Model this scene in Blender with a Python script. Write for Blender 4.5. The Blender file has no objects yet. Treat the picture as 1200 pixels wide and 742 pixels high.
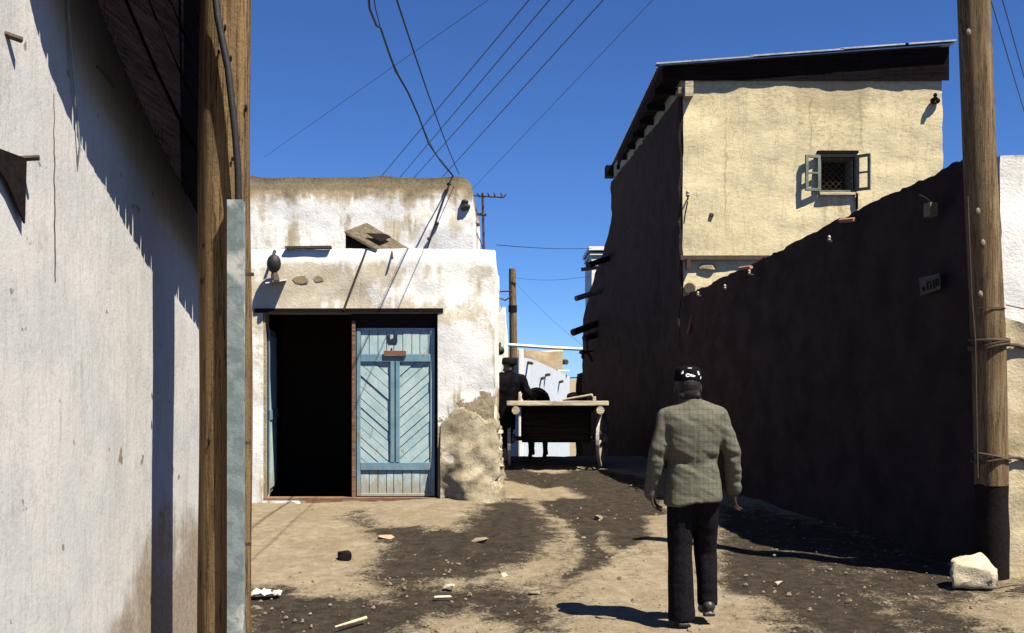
import bpy, bmesh, math, random
import numpy as np
from mathutils import Vector, Matrix, noise
random.seed(7)
R = math.radians
sc = bpy.context.scene
col = sc.collection
F, HX, HY, CH = 1300.0, 600.0, 440.0, 1.65      # focal length in photo pixels, principal column, horizon row, eye height

def P(px, y, Y):
    return Vector(((px-HX)/F*Y, Y, CH+(HY-y)/F*Y))
def gz(Y):                                       # street profile: gently up to a crest, then downhill
    if Y < 0: return -.154
    if Y < 19: return -.154+.022*Y
    if Y < 40: return .264-.12*(Y-19)
    return -2.256
def G(px, y):                                    # point of the street under a spot
    Y = 2345.0/(y-411.4)
    return Vector(((px-HX)/F*Y, Y, -.154+.022*Y))
def nz(x, y, z=0.0): return noise.noise(Vector((x, y, z)))
def fb(x, y, z=0.0, o=4):
    a, s, f = 0, 1, 1
    for _ in range(o):
        a += s*nz(x*f, y*f, z*f); s *= .5; f *= 2.03
    return a

# ------------------------------------------------------------------ camera, light, sky
LV = Vector((-.394, .308, -.866)).normalized()   # travel direction of the sunlight
cam = bpy.data.cameras.new('camera'); co = bpy.data.objects.new('camera', cam); col.objects.link(co)
co.location = (0, 0, CH); co.rotation_euler = (R(90), 0, 0)
cam.sensor_width = 36; cam.lens = F/1200*36; cam.shift_y = (HY-371)/1200
cam.clip_start = .05; cam.clip_end = 3000
sc.camera = co
sun = bpy.data.lights.new('sun', 'SUN'); so = bpy.data.objects.new('sun', sun); col.objects.link(so)
sun.energy = 5; sun.angle = R(.5); sun.color = (1, .93, .80)
so.rotation_euler = LV.to_track_quat('-Z', 'Y').to_euler()
w = bpy.data.worlds.new('World'); sc.world = w; w.use_nodes = True
nt = w.node_tree; bg = nt.nodes['Background']
sk = nt.nodes.new('ShaderNodeTexSky'); sk.sky_type = 'NISHITA'; sk.sun_disc = False
sk.sun_elevation = R(60); sk.sun_rotation = R(128); sk.altitude = 2200; sk.air_density = .85; sk.dust_density = .0; sk.ozone_density = 4
tn = nt.nodes.new('ShaderNodeMix'); tn.data_type = 'RGBA'; tn.blend_type = 'MULTIPLY'; tn.inputs[0].default_value = 1; tn.inputs[7].default_value = (.46, .70, 1.05, 1)
nt.links.new(sk.outputs[0], tn.inputs[6]); nt.links.new(tn.outputs[2], bg.inputs[0]); bg.inputs[1].default_value = .05
sc.view_settings.view_transform = 'Standard'; sc.view_settings.look = 'None'
sc.view_settings.exposure = 1.35; sc.view_settings.gamma = 1; sc.view_settings.use_curve_mapping = False
sc.render.engine = 'CYCLES'
sc.cycles.max_bounces = 6; sc.cycles.diffuse_bounces = 2; sc.cycles.sample_clamp_indirect = .022

# ------------------------------------------------------------------ materials
class NB:
    def __init__(s, name, rough=.9, spec=.2):
        s.m = bpy.data.materials.new(name); s.m.use_nodes = True
        s.t = s.m.node_tree; s.b = s.t.nodes['Principled BSDF']
        s.b.inputs['Roughness'].default_value = rough
        s.b.inputs['Specular IOR Level'].default_value = spec
        s.pos = s.n('ShaderNodeNewGeometry').outputs['Position']
        sp = s.n('ShaderNodeSeparateXYZ'); s.l(s.pos, sp.inputs[0]); s.x, s.y, s.z = sp.outputs
    def n(s, k): return s.t.nodes.new(k)
    def l(s, a, b): s.t.links.new(a, b)
    def put(s, v, sock):
        if isinstance(v, (int, float)): sock.default_value = v
        elif isinstance(v, tuple): sock.default_value = v if len(v) == 4 or sock.type == 'VECTOR' else (*v, 1)
        else: s.l(v, sock)
    def map(s, sx, sy, sz):
        m = s.n('ShaderNodeMapping'); s.l(s.pos, m.inputs[0]); m.inputs['Scale'].default_value = (sx, sy, sz); return m.outputs[0]
    def noise(s, scale, detail=5, rough=.6, vec=None, dist=0.0):
        n = s.n('ShaderNodeTexNoise'); s.l(vec or s.pos, n.inputs['Vector'])
        n.inputs['Scale'].default_value = scale; n.inputs['Detail'].default_value = detail
        n.inputs['Roughness'].default_value = rough; n.inputs['Distortion'].default_value = dist
        return n.outputs[0]
    def vor(s, scale, feat='F1', vec=None):
        n = s.n('ShaderNodeTexVoronoi'); n.feature = feat; s.l(vec or s.pos, n.inputs['Vector']); n.inputs['Scale'].default_value = scale
        return n.outputs[0]
    def math(s, op, a, b=0.0, c=0.0):
        n = s.n('ShaderNodeMath'); n.operation = op
        s.put(a, n.inputs[0]); s.put(b, n.inputs[1]); s.put(c, n.inputs[2]); return n.outputs[0]
    def add(s, a, b): return s.math('ADD', a, b)
    def mul(s, a, b): return s.math('MULTIPLY', a, b)
    def step(s, v, a, b):                        # 0 at a, 1 at b, smooth
        n = s.n('ShaderNodeMapRange'); n.interpolation_type = 'SMOOTHSTEP'; s.put(v, n.inputs[0])
        lo, hi = (a, b) if a < b else (b, a)
        n.inputs[1].default_value = lo; n.inputs[2].default_value = hi
        n.inputs[3].default_value, n.inputs[4].default_value = (0, 1) if a < b else (1, 0)
        return n.outputs[0]
    def mix(s, f, a, b):
        n = s.n('ShaderNodeMix'); n.data_type = 'RGBA'; s.put(f, n.inputs[0]); s.put(a, n.inputs[6]); s.put(b, n.inputs[7]); return n.outputs[2]
    def attr(s, name):
        n = s.n('ShaderNodeAttribute'); n.attribute_name = name; return n.outputs['Fac']
    def out(s, colour, height=None, dist=.01, strength=1.0, rough=None):
        s.put(colour, s.b.inputs['Base Color'])
        if rough is not None: s.put(rough, s.b.inputs['Roughness'])
        if height is not None:
            b = s.n('ShaderNodeBump'); b.inputs['Distance'].default_value = dist; b.inputs['Strength'].default_value = strength
            s.l(height, b.inputs['Height']); s.l(b.outputs[0], s.b.inputs['Normal'])
        return s.m

def mud(name, c1, c2, bump=.03, sc_=3.0):
    b = NB(name); n1 = b.noise(sc_, 7, .65); n2 = b.noise(sc_*9, 5, .7); n3 = b.noise(1.2, 3)
    c = b.mix(b.step(n1, .35, .65), c1, c2)
    c = b.mix(b.mul(b.step(n2, .5, .75), .35), c, tuple(v*.55 for v in c1))
    c = b.mix(b.mul(b.step(n3, .4, .7), .3), c, tuple(v*1.15 for v in c2))
    return b.out(c, b.add(b.mul(n1, .7), b.mul(n2, .5)), bump)
def wood(name, c1, c2, axis='z', bump=.006, rough=.85):
    b = NB(name, rough); s_ = {'z': (1, 1, .06), 'x': (.06, 1, 1), 'y': (1, .06, 1)}[axis]
    v = b.map(*s_); n1 = b.noise(30, 6, .7, v); n2 = b.noise(90, 4, .7, v); n3 = b.noise(4, 4)
    c = b.mix(b.step(n1, .35, .68), c1, c2)
    c = b.mix(b.mul(b.step(n2, .55, .75), .7), c, tuple(x*.3 for x in c1))
    c = b.mix(b.mul(b.step(n3, .5, .75), .5), c, tuple(x*.55 for x in c1))
    pit = b.noise(55, 5, .75); c = b.mix(b.mul(b.step(pit, .60, .68), .75), c, tuple(x*.25 for x in c1))
    ckk = b.noise(22, 8, .7, b.map(*[v_*(.5 if v_ < 1 else 1) for v_ in s_])); cr = b.step(b.math('ABSOLUTE', b.add(ckk, -.5)), .012, .0); c = b.mix(b.mul(cr, .7), c, tuple(x*.2 for x in c1))
    return b.out(c, b.add(b.add(n1, b.mul(n2, .5)), b.add(b.mul(cr, -.8), b.mul(pit, -.4))), bump)
def plain(name, c, rough=.7, var=.25, spec=.3, metal=0, scale=40):
    b = NB(name, rough, spec); b.b.inputs['Metallic'].default_value = metal
    n = b.noise(scale, 5, .7)
    return b.out(b.mix(b.step(n, .3, .7), tuple(v*(1-var) for v in c), tuple(min(1, v*(1+var)) for v in c)), n, .002)

M = {}
# street earth with damp, tracked dark patches
b = NB('street_earth', .95, .1)
a_ = b.attr('damp'); n1 = b.noise(1.6, 6, .62); n2 = b.noise(9, 6, .7); n3 = b.noise(45, 4, .7); n4 = b.noise(160, 3, .6)
c = b.mix(b.step(n2, .35, .65), (.185, .148, .097), (.265, .22, .15))
c = b.mix(b.mul(b.step(n1, .42, .62), .5), c, (.165, .125, .075))
c = b.mix(b.mul(b.step(n3, .56, .72), .6), c, (.09, .07, .05))
c = b.mix(b.mul(b.step(n4, .58, .75), .5), c, (.36, .31, .23))
nd = b.noise(4.2, 12, .78, None, .4); rk = b.noise(5, 10, .75, b.map(1.6, .55, 1))
ed = b.add(a_, b.add(b.mul(b.add(nd, -.5), 1.35), b.add(b.mul(b.add(rk, -.5), .7), b.mul(b.add(n3, -.5), .95))))
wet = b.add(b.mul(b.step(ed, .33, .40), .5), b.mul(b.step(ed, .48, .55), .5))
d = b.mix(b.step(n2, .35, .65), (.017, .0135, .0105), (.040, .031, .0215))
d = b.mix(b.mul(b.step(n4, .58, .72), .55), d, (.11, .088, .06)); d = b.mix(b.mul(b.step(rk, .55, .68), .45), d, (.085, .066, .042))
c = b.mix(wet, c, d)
sp5 = b.noise(75, 6, .75); c = b.mix(b.mul(b.step(sp5, .55, .66), .35), c, (.055, .043, .03)); c = b.mix(b.mul(b.step(sp5, .42, .33), .30), c, (.36, .31, .23))
h = b.add(b.mul(n2, .6), b.add(b.mul(n3, .35), b.mul(n4, .2)))
M['ground'] = b.out(c, b.add(h, b.mul(rk, .4)), .045)

# near left wall: greyish whitewash with splashed earth low down
b = NB('greyed_whitewash', .9, .15)
st = b.noise(7, 6, .65, b.map(1, 1, .13)); st2 = b.noise(26, 5, .65, b.map(1, 1, .1)); n = b.noise(3, 6, .6); f = b.noise(60, 4, .7)
c = b.mix(b.step(n, .35, .65), (.44, .425, .40), (.37, .365, .355))
c = b.mix(b.mul(b.step(st, .55, .72), .45), c, (.27, .265, .255))
c = b.mix(b.mul(b.step(st2, .62, .74), .55), c, (.17, .155, .14))
spots = b.noise(13, 3, .5)
c = b.mix(b.mul(b.step(spots, .69, .73), .8), c, (.12, .09, .06))
sc1 = b.noise(9, 9, .75, b.map(1, 1.6, .3)); c = b.mix(b.mul(b.step(b.math('ABSOLUTE', b.add(sc1, -.52)), .010, .0), .55), c, (.10, .085, .07))
sc2 = b.noise(5, 10, .8); c = b.mix(b.mul(b.step(sc2, .56, .70), .5), c, (.26, .25, .24)); c = b.mix(b.mul(b.step(sc2, .40, .32), .5), c, (.52, .50, .47))
lo = b.add(b.step(b.y, 3.0, 4.2), b.add(-1.0, b.mul(b.add(n, -.5), 1.1)))
lo = b.add(lo, b.add(b.mul(b.add(st, -.5), .5), b.mul(b.z, -1.0)))
c = b.mix(b.mul(b.step(lo, -1.22, -.86), .85), c, b.mix(b.step(f, .4, .6), (.13, .095, .06), (.20, .155, .105)))
M['left_wall'] = b.out(c, b.add(b.add(n, b.mul(st2, .5)), b.mul(f, .25)), .006)

# the house with the blue door: whitewash, ochre stains, bare mud foot and grimy coping
def whitewash(name, coping=None, foot=None, ochre=.9, tint=(.82, .80, .75), bias=None):
    b = NB(name, .9, .15)
    n = b.noise(2.1, 6, .65); m = b.noise(6, 6, .65); st = b.noise(5.5, 5, .6, b.map(1, 1, .12)); f = b.noise(45, 5, .7)
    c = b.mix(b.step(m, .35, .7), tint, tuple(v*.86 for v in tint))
    if ochre:
        k = b.add(b.add(b.mul(n, .75), b.mul(st, .45)), bias(b) if bias else 0.0)
        c = b.mix(b.mul(b.step(k, .57, .68), .8*ochre), c, b.mix(b.step(m, .4, .62), (.40, .33, .205), (.52, .45, .32)))
        c = b.mix(b.mul(b.mul(b.step(st, .57, .64), b.step(n, .42, .56)), .7*ochre), c, (.30, .225, .125))
    c = b.mix(b.mul(b.step(f, .64, .72), .45), c, (.33, .28, .21))
    hgt = b.add(b.mul(m, .5), b.mul(f, .3))
    if coping:
        k = b.add(b.z, b.add(b.mul(b.add(m, -.5), .35), b.mul(b.add(st, -.5), .22)))
        c = b.mix(b.step(k, coping[0], coping[0]+.14), c, b.mix(b.step(m, .4, .6), (.26, .205, .125), (.33, .27, .17)))
        c = b.mix(b.mul(b.step(k, coping[1], coping[1]+.12), .85), c, b.mix(b.step(f, .4, .6), (.06, .05, .035), (.12, .10, .065)))
    if foot:
        k = b.add(b.mul(b.add(b.x, -foot[0]), foot[2]), b.add(b.mul(b.z, -1.0), b.mul(b.add(m, -.5), .9)))
        g = b.step(k, -foot[1], -foot[1]+.03)
        mc = b.mix(b.step(f, .35, .65), (.26, .21, .14), (.35, .29, .195))
        mc = b.mix(b.mul(b.step(m, .56, .66), .7), mc, (.12, .095, .06)); mc = b.mix(b.mul(b.step(b.noise(3.3, 4), .62, .66), .9), mc, (.55, .50, .40))
        c = b.mix(g, c, mc); hgt = b.add(hgt, b.mul(g, -.9)); hgt = b.add(hgt, b.mul(b.mul(g, m), .8))
    return b.out(c, hgt, .014)
M['house_low'] = whitewash('stained_whitewash', foot=(-.78, 1.18, .55), ochre=1.0, bias=lambda b: b.add(b.mul(b.step(b.x, -.9, -2.2), .11), b.add(b.mul(b.step(b.z, 2.9, 3.05), -.14), b.mul(b.step(b.z, 2.3, 2.0), -.12))))
M['house_top'] = whitewash('streaked_whitewash', coping=(3.74, 3.84), ochre=.9)
M['white_far'] = whitewash('clean_whitewash', ochre=.18)
M['white_right'] = whitewash('bright_whitewash', coping=(3.38, 5), ochre=.25)
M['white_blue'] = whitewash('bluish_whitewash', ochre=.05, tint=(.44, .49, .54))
M['tan'] = mud('tan_mud', (.40, .30, .18), (.50, .40, .25))
# straw-flecked yellow clay
b = NB('yellow_clay', .95, .1)
n = b.noise(2.2, 6, .6); m = b.noise(11, 6, .7, b.map(1, 1, 1.7)); f = b.noise(60, 4, .7); st = b.noise(3, 5, .6, b.map(1, 1, .22))
c = b.mix(b.step(m, .3, .7), (.58, .49, .29), (.67, .575, .365)); ck = b.noise(1.5, 9, .7, b.map(2.5, 2.5, .5))
c = b.mix(b.mul(b.step(b.math('ABSOLUTE', b.add(ck, -.5)), .012, .0), .55), c, (.25, .20, .115))
c = b.mix(b.mul(b.step(n, .5, .7), .35), c, (.50, .41, .25))
c = b.mix(b.mul(b.step(f, .62, .72), .35), c, (.30, .235, .13))
k = b.add(b.mul(b.step(b.z, 5.1, 5.9), .22), b.mul(b.step(b.math('ABSOLUTE', b.add(b.x, -4.65)), .62, .42), b.mul(b.step(b.z, 4.7, 4.95), .16)))
c = b.mix(b.mul(b.step(b.add(m, k), .60, .84), .6), c, (.28, .225, .13))
for xc, a_, top_, bot_ in ((3.12, .35, 5.2, 4.0), (4.36, .45, 5.6, 4.9), (5.09, .35, 5.6, 4.9), (4.72, .0, 4, 3)):
    ln = b.step(b.math('ABSOLUTE', b.add(b.add(b.x, -xc), b.mul(b.add(b.noise(4, 6, .7), -.5), .16))), .022, .004)
    c = b.mix(b.mul(b.mul(ln, b.mul(b.step(b.z, bot_-.15, bot_+.1), b.step(b.z, top_+.2, top_))), a_), c, (.18, .14, .08))
dr = b.noise(9, 6, .7, b.map(1, 1, .12)); dm = b.mul(b.step(b.math('ABSOLUTE', b.add(b.x, -4.8)), .42, .2), b.mul(b.step(b.z, 4.38, 4.28), b.step(b.z, 3.7, 4.15)))
c = b.mix(b.mul(b.mul(dm, b.step(dr, .42, .62)), .6), c, (.27, .205, .11))
M['yellow'] = b.out(c, b.add(m, b.mul(f, .5)), .0065)
M['buttress'] = mud('pale_clay_render', (.36, .29, .17), (.52, .44, .29), .012, 4)
b = NB('eroded_mud', .95, .1); n = b.noise(2.6, 7, .68); m = b.noise(10, 7, .72); f = b.noise(60, 4, .7); ck = b.noise(3.4, 8, .65)
c = b.mix(b.step(n, .38, .62), (.215, .18, .122), (.33, .285, .20)); c = b.mix(b.mul(b.step(m, .55, .70), .6), c, (.11, .088, .058))
c = b.mix(b.mul(b.step(b.math('ABSOLUTE', b.add(ck, -.5)), .014, .0), .75), c, (.06, .048, .034)); c = b.mix(b.mul(b.step(b.noise(3.0, 3, .5), .645, .67), .8), c, (.52, .48, .40))
M['foot'] = b.out(c, b.add(b.add(n, b.mul(m, .6)), b.mul(f, .25)), .02)
M['shaded_mud'] = mud('shade_dark_mud', (.021, .0165, .0185), (.034, .027, .028), .04, 3)  # near-black base colour, the shade of these walls put into it
M['bare_mud'] = mud('bare_mud', (.24, .19, .12), (.38, .31, .20), .05, 5)
M['stone'] = mud('pale_stone', (.30, .25, .175), (.45, .39, .285), .02, 9)
M['rubble'] = mud('rubble', (.15, .12, .08), (.24, .195, .135), .03, 9)
M['inside'] = plain('dark_inside', (.03, .025, .022), .95, .3, .05)  # even near-black lining colour for the rooms
M['board'] = wood('tarred_board', (.005, .003, .0042), (.008, .005, .0062), 'y')
M['fascia'] = wood('weathered_dark_board', (.006, .0045, .006), (.011, .008, .009), 'x')
M['pole'] = wood('weathered_pole', (.105, .063, .028), (.21, .135, .062), bump=.012)
M['pole_r'] = wood('grey_brown_pole', (.10, .065, .032), (.20, .142, .075), bump=.012)
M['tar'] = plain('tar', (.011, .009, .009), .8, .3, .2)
M['old_board'] = wood('old_board', (.075, .06, .038), (.15, .12, .08), 'x')
M['grey_wood'] = wood('grey_wood', (.16, .125, .08), (.30, .25, .17), 'x')
M['cart_wood'] = wood('dark_cart_wood', (.010, .008, .006), (.02, .015, .011), 'x')
M['rail_wood'] = wood('pale_rail_wood', (.42, .35, .24), (.62, .54, .40), 'x')
M['wire'] = plain('black_wire', (.012, .012, .014), .6, .2)
M['iron'] = plain('rusty_iron', (.05, .032, .022), .7, .4)
M['rust'] = plain('rust_brown', (.15, .075, .04), .85, .4)
M['tin'] = plain('corrugated_tin', (.45, .45, .45), .45, .25, .5, .7, 6)
b = NB('galvanised_steel', .5, .4); n = b.noise(18, 5, .7); m = b.noise(5, 5, .6)
c = b.mix(b.step(n, .4, .62), (.12, .15, .15), (.20, .235, .23)); c = b.mix(b.step(m, .52, .62), c, (.42, .42, .38))
M['galv'] = b.out(c, n, .003)
def paint(name, c1, c2, chip):
    b = NB(name, .65, .3); v = b.map(1, 1, .35); n = b.noise(14, 6, .7, v); m = b.noise(5, 4)
    c = b.mix(b.step(m, .35, .65), c1, c2)
    c = b.mix(b.mul(b.step(b.noise(7, 9, .75), .5, .68), .38), c, chip); c = b.mix(b.step(n, .60, .65), c, chip)
    low = b.add(b.mul(b.z, -1), b.mul(b.add(n, -.5), 1.4))
    c = b.mix(b.mul(b.step(low, -.55, -.25), .65), c, (.28, .22, .13))
    return b.out(c, n, .004)
M['paint_pale'] = paint('pale_blue_paint', (.30, .43, .445), (.41, .51, .50), (.27, .235, .165))
M['paint_mid'] = paint('blue_paint', (.105, .205, .265), (.15, .26, .315), (.17, .155, .12))
M['paint_green'] = paint('grey_green_paint', (.085, .105, .08), (.15, .175, .135), (.15, .14, .11))
M['hasp'] = wood('brown_board', (.16, .08, .045), (.26, .15, .09), 'x')
M['figure'] = plain('dark_blue_figure', (.012, .016, .03), .7)
M['white_paint'] = plain('white_paint', (.75, .74, .70), .6, .12)
M['porcelain'] = plain('porcelain', (.34, .30, .23), .4, .15)
M['grey_sign'] = plain('faded_grey_tin', (.055, .054, .05), .8, .35, .2, 0, 30)
M['skin'] = plain('skin', (.035, .021, .015), .7, .1, .3)
M['hair'] = plain('black_hair', (.008, .007, .007), .6, .3)
M['black_cloth'] = plain('black_cloth', (.006, .0055, .007), .95, .4, .1, 0, 25)
M['trouser'] = plain('dark_trousers', (.009, .0082, .010), .9, .4, .1, 0, 60)
M['tyre'] = plain('worn_iron_tyre', (.42, .41, .38), .5, .3, .4, 0, 20)
M['wheel_wood'] = wood('pale_wheel_wood', (.22, .18, .12), (.36, .30, .21), 'y')
M['leather'] = plain('worn_leather', (.018, .015, .013), .45, .35, .4)
M['fur'] = plain('black_fur', (.010, .009, .010), .95, .5, .05, 0, 120)
M['hide'] = plain('dark_hide', (.009, .0075, .007), .8, .4, .15, 0, 60)
M['embroidery'] = plain('white_embroidery', (.85, .85, .88), .8, .1)
M['glass'] = plain('dusty_pane', (.30, .29, .20), .25, .15, .5)
M['eye'] = plain('eye', (.3, .28, .26), .2)
M['leaf_litter'] = plain('paper', (.52, .49, .43), .8, .3, .2, 0, 30)
M['brick'] = plain('brick_red', (.40, .20, .12), .9, .25)
M['bone'] = plain('bleached_wood', (.40, .32, .21), .85, .3)
# tweed with a window-pane check
b = NB('checked_tweed', .95, .1)
def lines(v, period, width):
    fr = b.math('FRACT', b.mul(v, 1/period)); return b.step(fr, width, width*.55)
sp = b.noise(420, 3, .7); sp2 = b.noise(150, 3, .7)
c = b.mix(b.step(sp, .38, .62), (.060, .060, .044), (.16, .158, .118))
c = b.mix(b.mul(b.step(sp2, .5, .68), .5), c, (.21, .20, .14))
c = b.mix(b.mul(lines(b.x, .030, .18), .65), c, (.06, .07, .075)); c = b.mix(b.mul(lines(b.z, .034, .17), .65), c, (.06, .07, .075))
c = b.mix(b.mul(lines(b.add(b.x, .015), .030, .08), .3), c, (.22, .13, .07)); c = b.mix(b.mul(lines(b.add(b.z, .017), .034, .08), .3), c, (.22, .13, .07))
M['tweed'] = b.out(c, b.add(sp, b.noise(9, 3)), .006)

M['ochre_patch'] = mud('ochre_patch', (.20, .155, .09), (.27, .215, .13), .004, 6)
for k_ in ('board', 'fascia', 'tar', 'shaded_mud', 'black_cloth', 'trouser', 'fur', 'hide', 'tweed'): M[k_].node_tree.nodes['Principled BSDF'].inputs['Specular IOR Level'].default_value = .02
# ------------------------------------------------------------------ mesh helpers
class MB:
    def __init__(s): s.v = []; s.f = []
    def add(s, vs, fs):
        o = len(s.v); s.v += [Vector(p) for p in vs]; s.f += [tuple(i+o for i in f) for f in fs]; return s
    def box(s, x0, x1, y0, y1, z0, z1, mat=None):
        vs = [(x, y, z) for z in (z0, z1) for y in (y0, y1) for x in (x0, x1)]
        if mat: vs = [mat @ Vector(p) for p in vs]
        return s.add(vs, [(0, 2, 3, 1), (4, 5, 7, 6), (0, 1, 5, 4), (2, 6, 7, 3), (0, 4, 6, 2), (1, 3, 7, 5)])
    def slab(s, pts, d):                          # a polygon extruded by vector d
        n = len(pts); d = Vector(d); vs = [Vector(p) for p in pts]+[Vector(p)+d for p in pts]
        return s.add(vs, [tuple(range(n)), tuple(range(2*n-1, n-1, -1))]+[(i, i+n, (i+1) % n+n, (i+1) % n) for i in range(n)])
    def tube(s, pts, r, n=8, closed=False):
        pts = [Vector(p) for p in pts]; rs = r if isinstance(r, (list, tuple)) else [r]*len(pts)
        rings = []; up = None
        for i, p in enumerate(pts):
            if closed: t = (pts[(i+1) % len(pts)]-pts[i-1]).normalized()
            else: t = (pts[min(i+1, len(pts)-1)]-pts[max(i-1, 0)]).normalized()
            if up is None:
                up = Vector((0, 0, 1)) if abs(t.z) < .9 else Vector((1, 0, 0))
            a = (up-t*up.dot(t)).normalized(); up = a; c_ = t.cross(a)
            rings.append([p+(a*math.cos(2*math.pi*k/n)+c_*math.sin(2*math.pi*k/n))*rs[i] for k in range(n)])
        vs = [q for rg in rings for q in rg]; m = len(pts); fs = []
        for i in range(m if closed else m-1):
            j = (i+1) % m
            fs += [(i*n+k, i*n+(k+1) % n, j*n+(k+1) % n, j*n+k) for k in range(n)]
        if not closed: fs += [tuple(range(n-1, -1, -1)), tuple((m-1)*n+k for k in range(n))]
        return s.add(vs, fs)
    def capsule(s, p0, r0, p1, r1, n=14, k=4):
        p0, p1 = Vector(p0), Vector(p1); t = (p1-p0).normalized(); pts = []; rs = []
        for i in range(k):
            a = math.pi/2*(1-i/k)*.97; pts.append(p0-t*r0*math.sin(a)); rs.append(r0*math.cos(a))
        for i in range(5): pts.append(p0.lerp(p1, i/4)); rs.append(r0+(r1-r0)*i/4)
        for i in range(1, k+1):
            a = math.pi/2*(i/k)*.97; pts.append(p1+t*r1*math.sin(a)); rs.append(r1*math.cos(a))
        return s.tube(pts, rs, n)
    def chain(s, js):
        for (p, r), (q, u) in zip(js, js[1:]): s.capsule(p, r, q, u)
        return s
    def ball(s, c, rx, ry, rz, n=18, m=12):
        c = Vector(c); vs = []; fs = []
        for i in range(m+1):
            th = math.pi*(.02+.96*i/m)
            vs += [c+Vector((rx*math.sin(th)*math.cos(2*math.pi*k/n), ry*math.sin(th)*math.sin(2*math.pi*k/n), rz*math.cos(th))) for k in range(n)]
        for i in range(m): fs += [(i*n+k, (i+1)*n+k, (i+1)*n+(k+1) % n, i*n+(k+1) % n) for k in range(n)]
        fs += [tuple(range(n)), tuple(m*n+k for k in range(n-1, -1, -1))]
        return s.add(vs, fs)
    def loft(s, rings, n=28, e=2.3):              # (cx, cy, z, rx, ry)
        vs = []
        for cx, cy, z, rx, ry in rings:
            for k in range(n):
                a = 2*math.pi*k/n; ca, sa = math.cos(a), math.sin(a)
                vs.append((cx+rx*math.copysign(abs(ca)**(2/e), ca), cy+ry*math.copysign(abs(sa)**(2/e), sa), z))
        m = len(rings); fs = [(i*n+k, i*n+(k+1) % n, (i+1)*n+(k+1) % n, (i+1)*n+k) for i in range(m-1) for k in range(n)]
        fs += [tuple(range(n-1, -1, -1)), tuple((m-1)*n+k for k in range(n))]
        return s.add(vs, fs)
    def warp(s, fn): s.v = [Vector(fn(p)) for p in s.v]; return s
    def xf(s, mtx): s.v = [mtx @ p for p in s.v]; return s
    def build(s, name, mat, parent=None, origin=None, smooth=False, bevel=0.0, mesh=None):
        if mesh is None:
            mesh = bpy.data.meshes.new(name)
            org = wloc(parent) if parent else (Vector(origin) if origin is not None else base_of(s.v))
            mesh.from_pydata([p-org for p in s.v], [], s.f); mesh.validate()
            bm = bmesh.new(); bm.from_mesh(mesh); bmesh.ops.recalc_face_normals(bm, faces=bm.faces)
            if bevel: bmesh.ops.bevel(bm, geom=list(bm.edges), offset=bevel, segments=2, affect='EDGES', profile=.6)
            bm.to_mesh(mesh); bm.free()
        else: org = Vector(origin)
        if smooth:
            for p in mesh.polygons: p.use_smooth = True
            mesh.set_sharp_from_angle(angle=R(48))
        mesh.materials.clear(); mesh.materials.append(mat)
        o = bpy.data.objects.new(name, mesh); col.objects.link(o)
        if parent: o.parent = parent
        else: o.location = org
        return o
def base_of(vs):
    return Vector((sum(p.x for p in vs)/len(vs), sum(p.y for p in vs)/len(vs), min(p.z for p in vs)))
def wloc(o):
    v = Vector(o.location)
    while o.parent: o = o.parent; v += o.location
    return v
def tag(o, label=None, cat=None, group=None, kind=None):
    if label: o['label'] = label
    if cat: o['category'] = cat
    if group: o['group'] = group
    if kind: o['kind'] = kind
    return o
def empty(name, loc, label, cat, group=None):
    o = bpy.data.objects.new(name, None); col.objects.link(o); o.location = loc; o.empty_display_size = .2
    return tag(o, label, cat, group)
def fuse(mb, name, voxel, smooth=6, org=(0, 0, 0), fn=None):
    m = bpy.data.meshes.new(name); m.from_pydata(mb.v, [], mb.f)
    bm = bmesh.new(); bm.from_mesh(m); bmesh.ops.recalc_face_normals(bm, faces=bm.faces); bm.to_mesh(m); bm.free()
    o = bpy.data.objects.new('tmp', m); col.objects.link(o)
    r = o.modifiers.new('r', 'REMESH'); r.mode = 'VOXEL'; r.voxel_size = voxel; r.use_smooth_shade = True
    if smooth: q = o.modifiers.new('s', 'SMOOTH'); q.iterations = smooth; q.factor = .5
    dg = bpy.context.evaluated_depsgraph_get(); dg.update()
    out = bpy.data.meshes.new_from_object(o.evaluated_get(dg)); out.name = name
    bpy.data.objects.remove(o); bpy.data.meshes.remove(m)
    org = Vector(org)
    for v in out.vertices:
        p = v.co.copy()
        if fn: p = Vector(fn(p))
        v.co = p-org
    for p in out.polygons: p.use_smooth = True
    return out
def lines_of(a, b, step, extra=()):
    n = max(1, round((b-a)/step)); L = [a+(b-a)*i/n for i in range(n+1)]
    for e in extra:
        j = min(range(len(L)), key=lambda i: abs(L[i]-e))
        if abs(L[j]-e) < step*.3 and j not in (0, len(L)-1): L[j] = e
        elif e not in L: L.append(e)
    return sorted(set(L))
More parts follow.
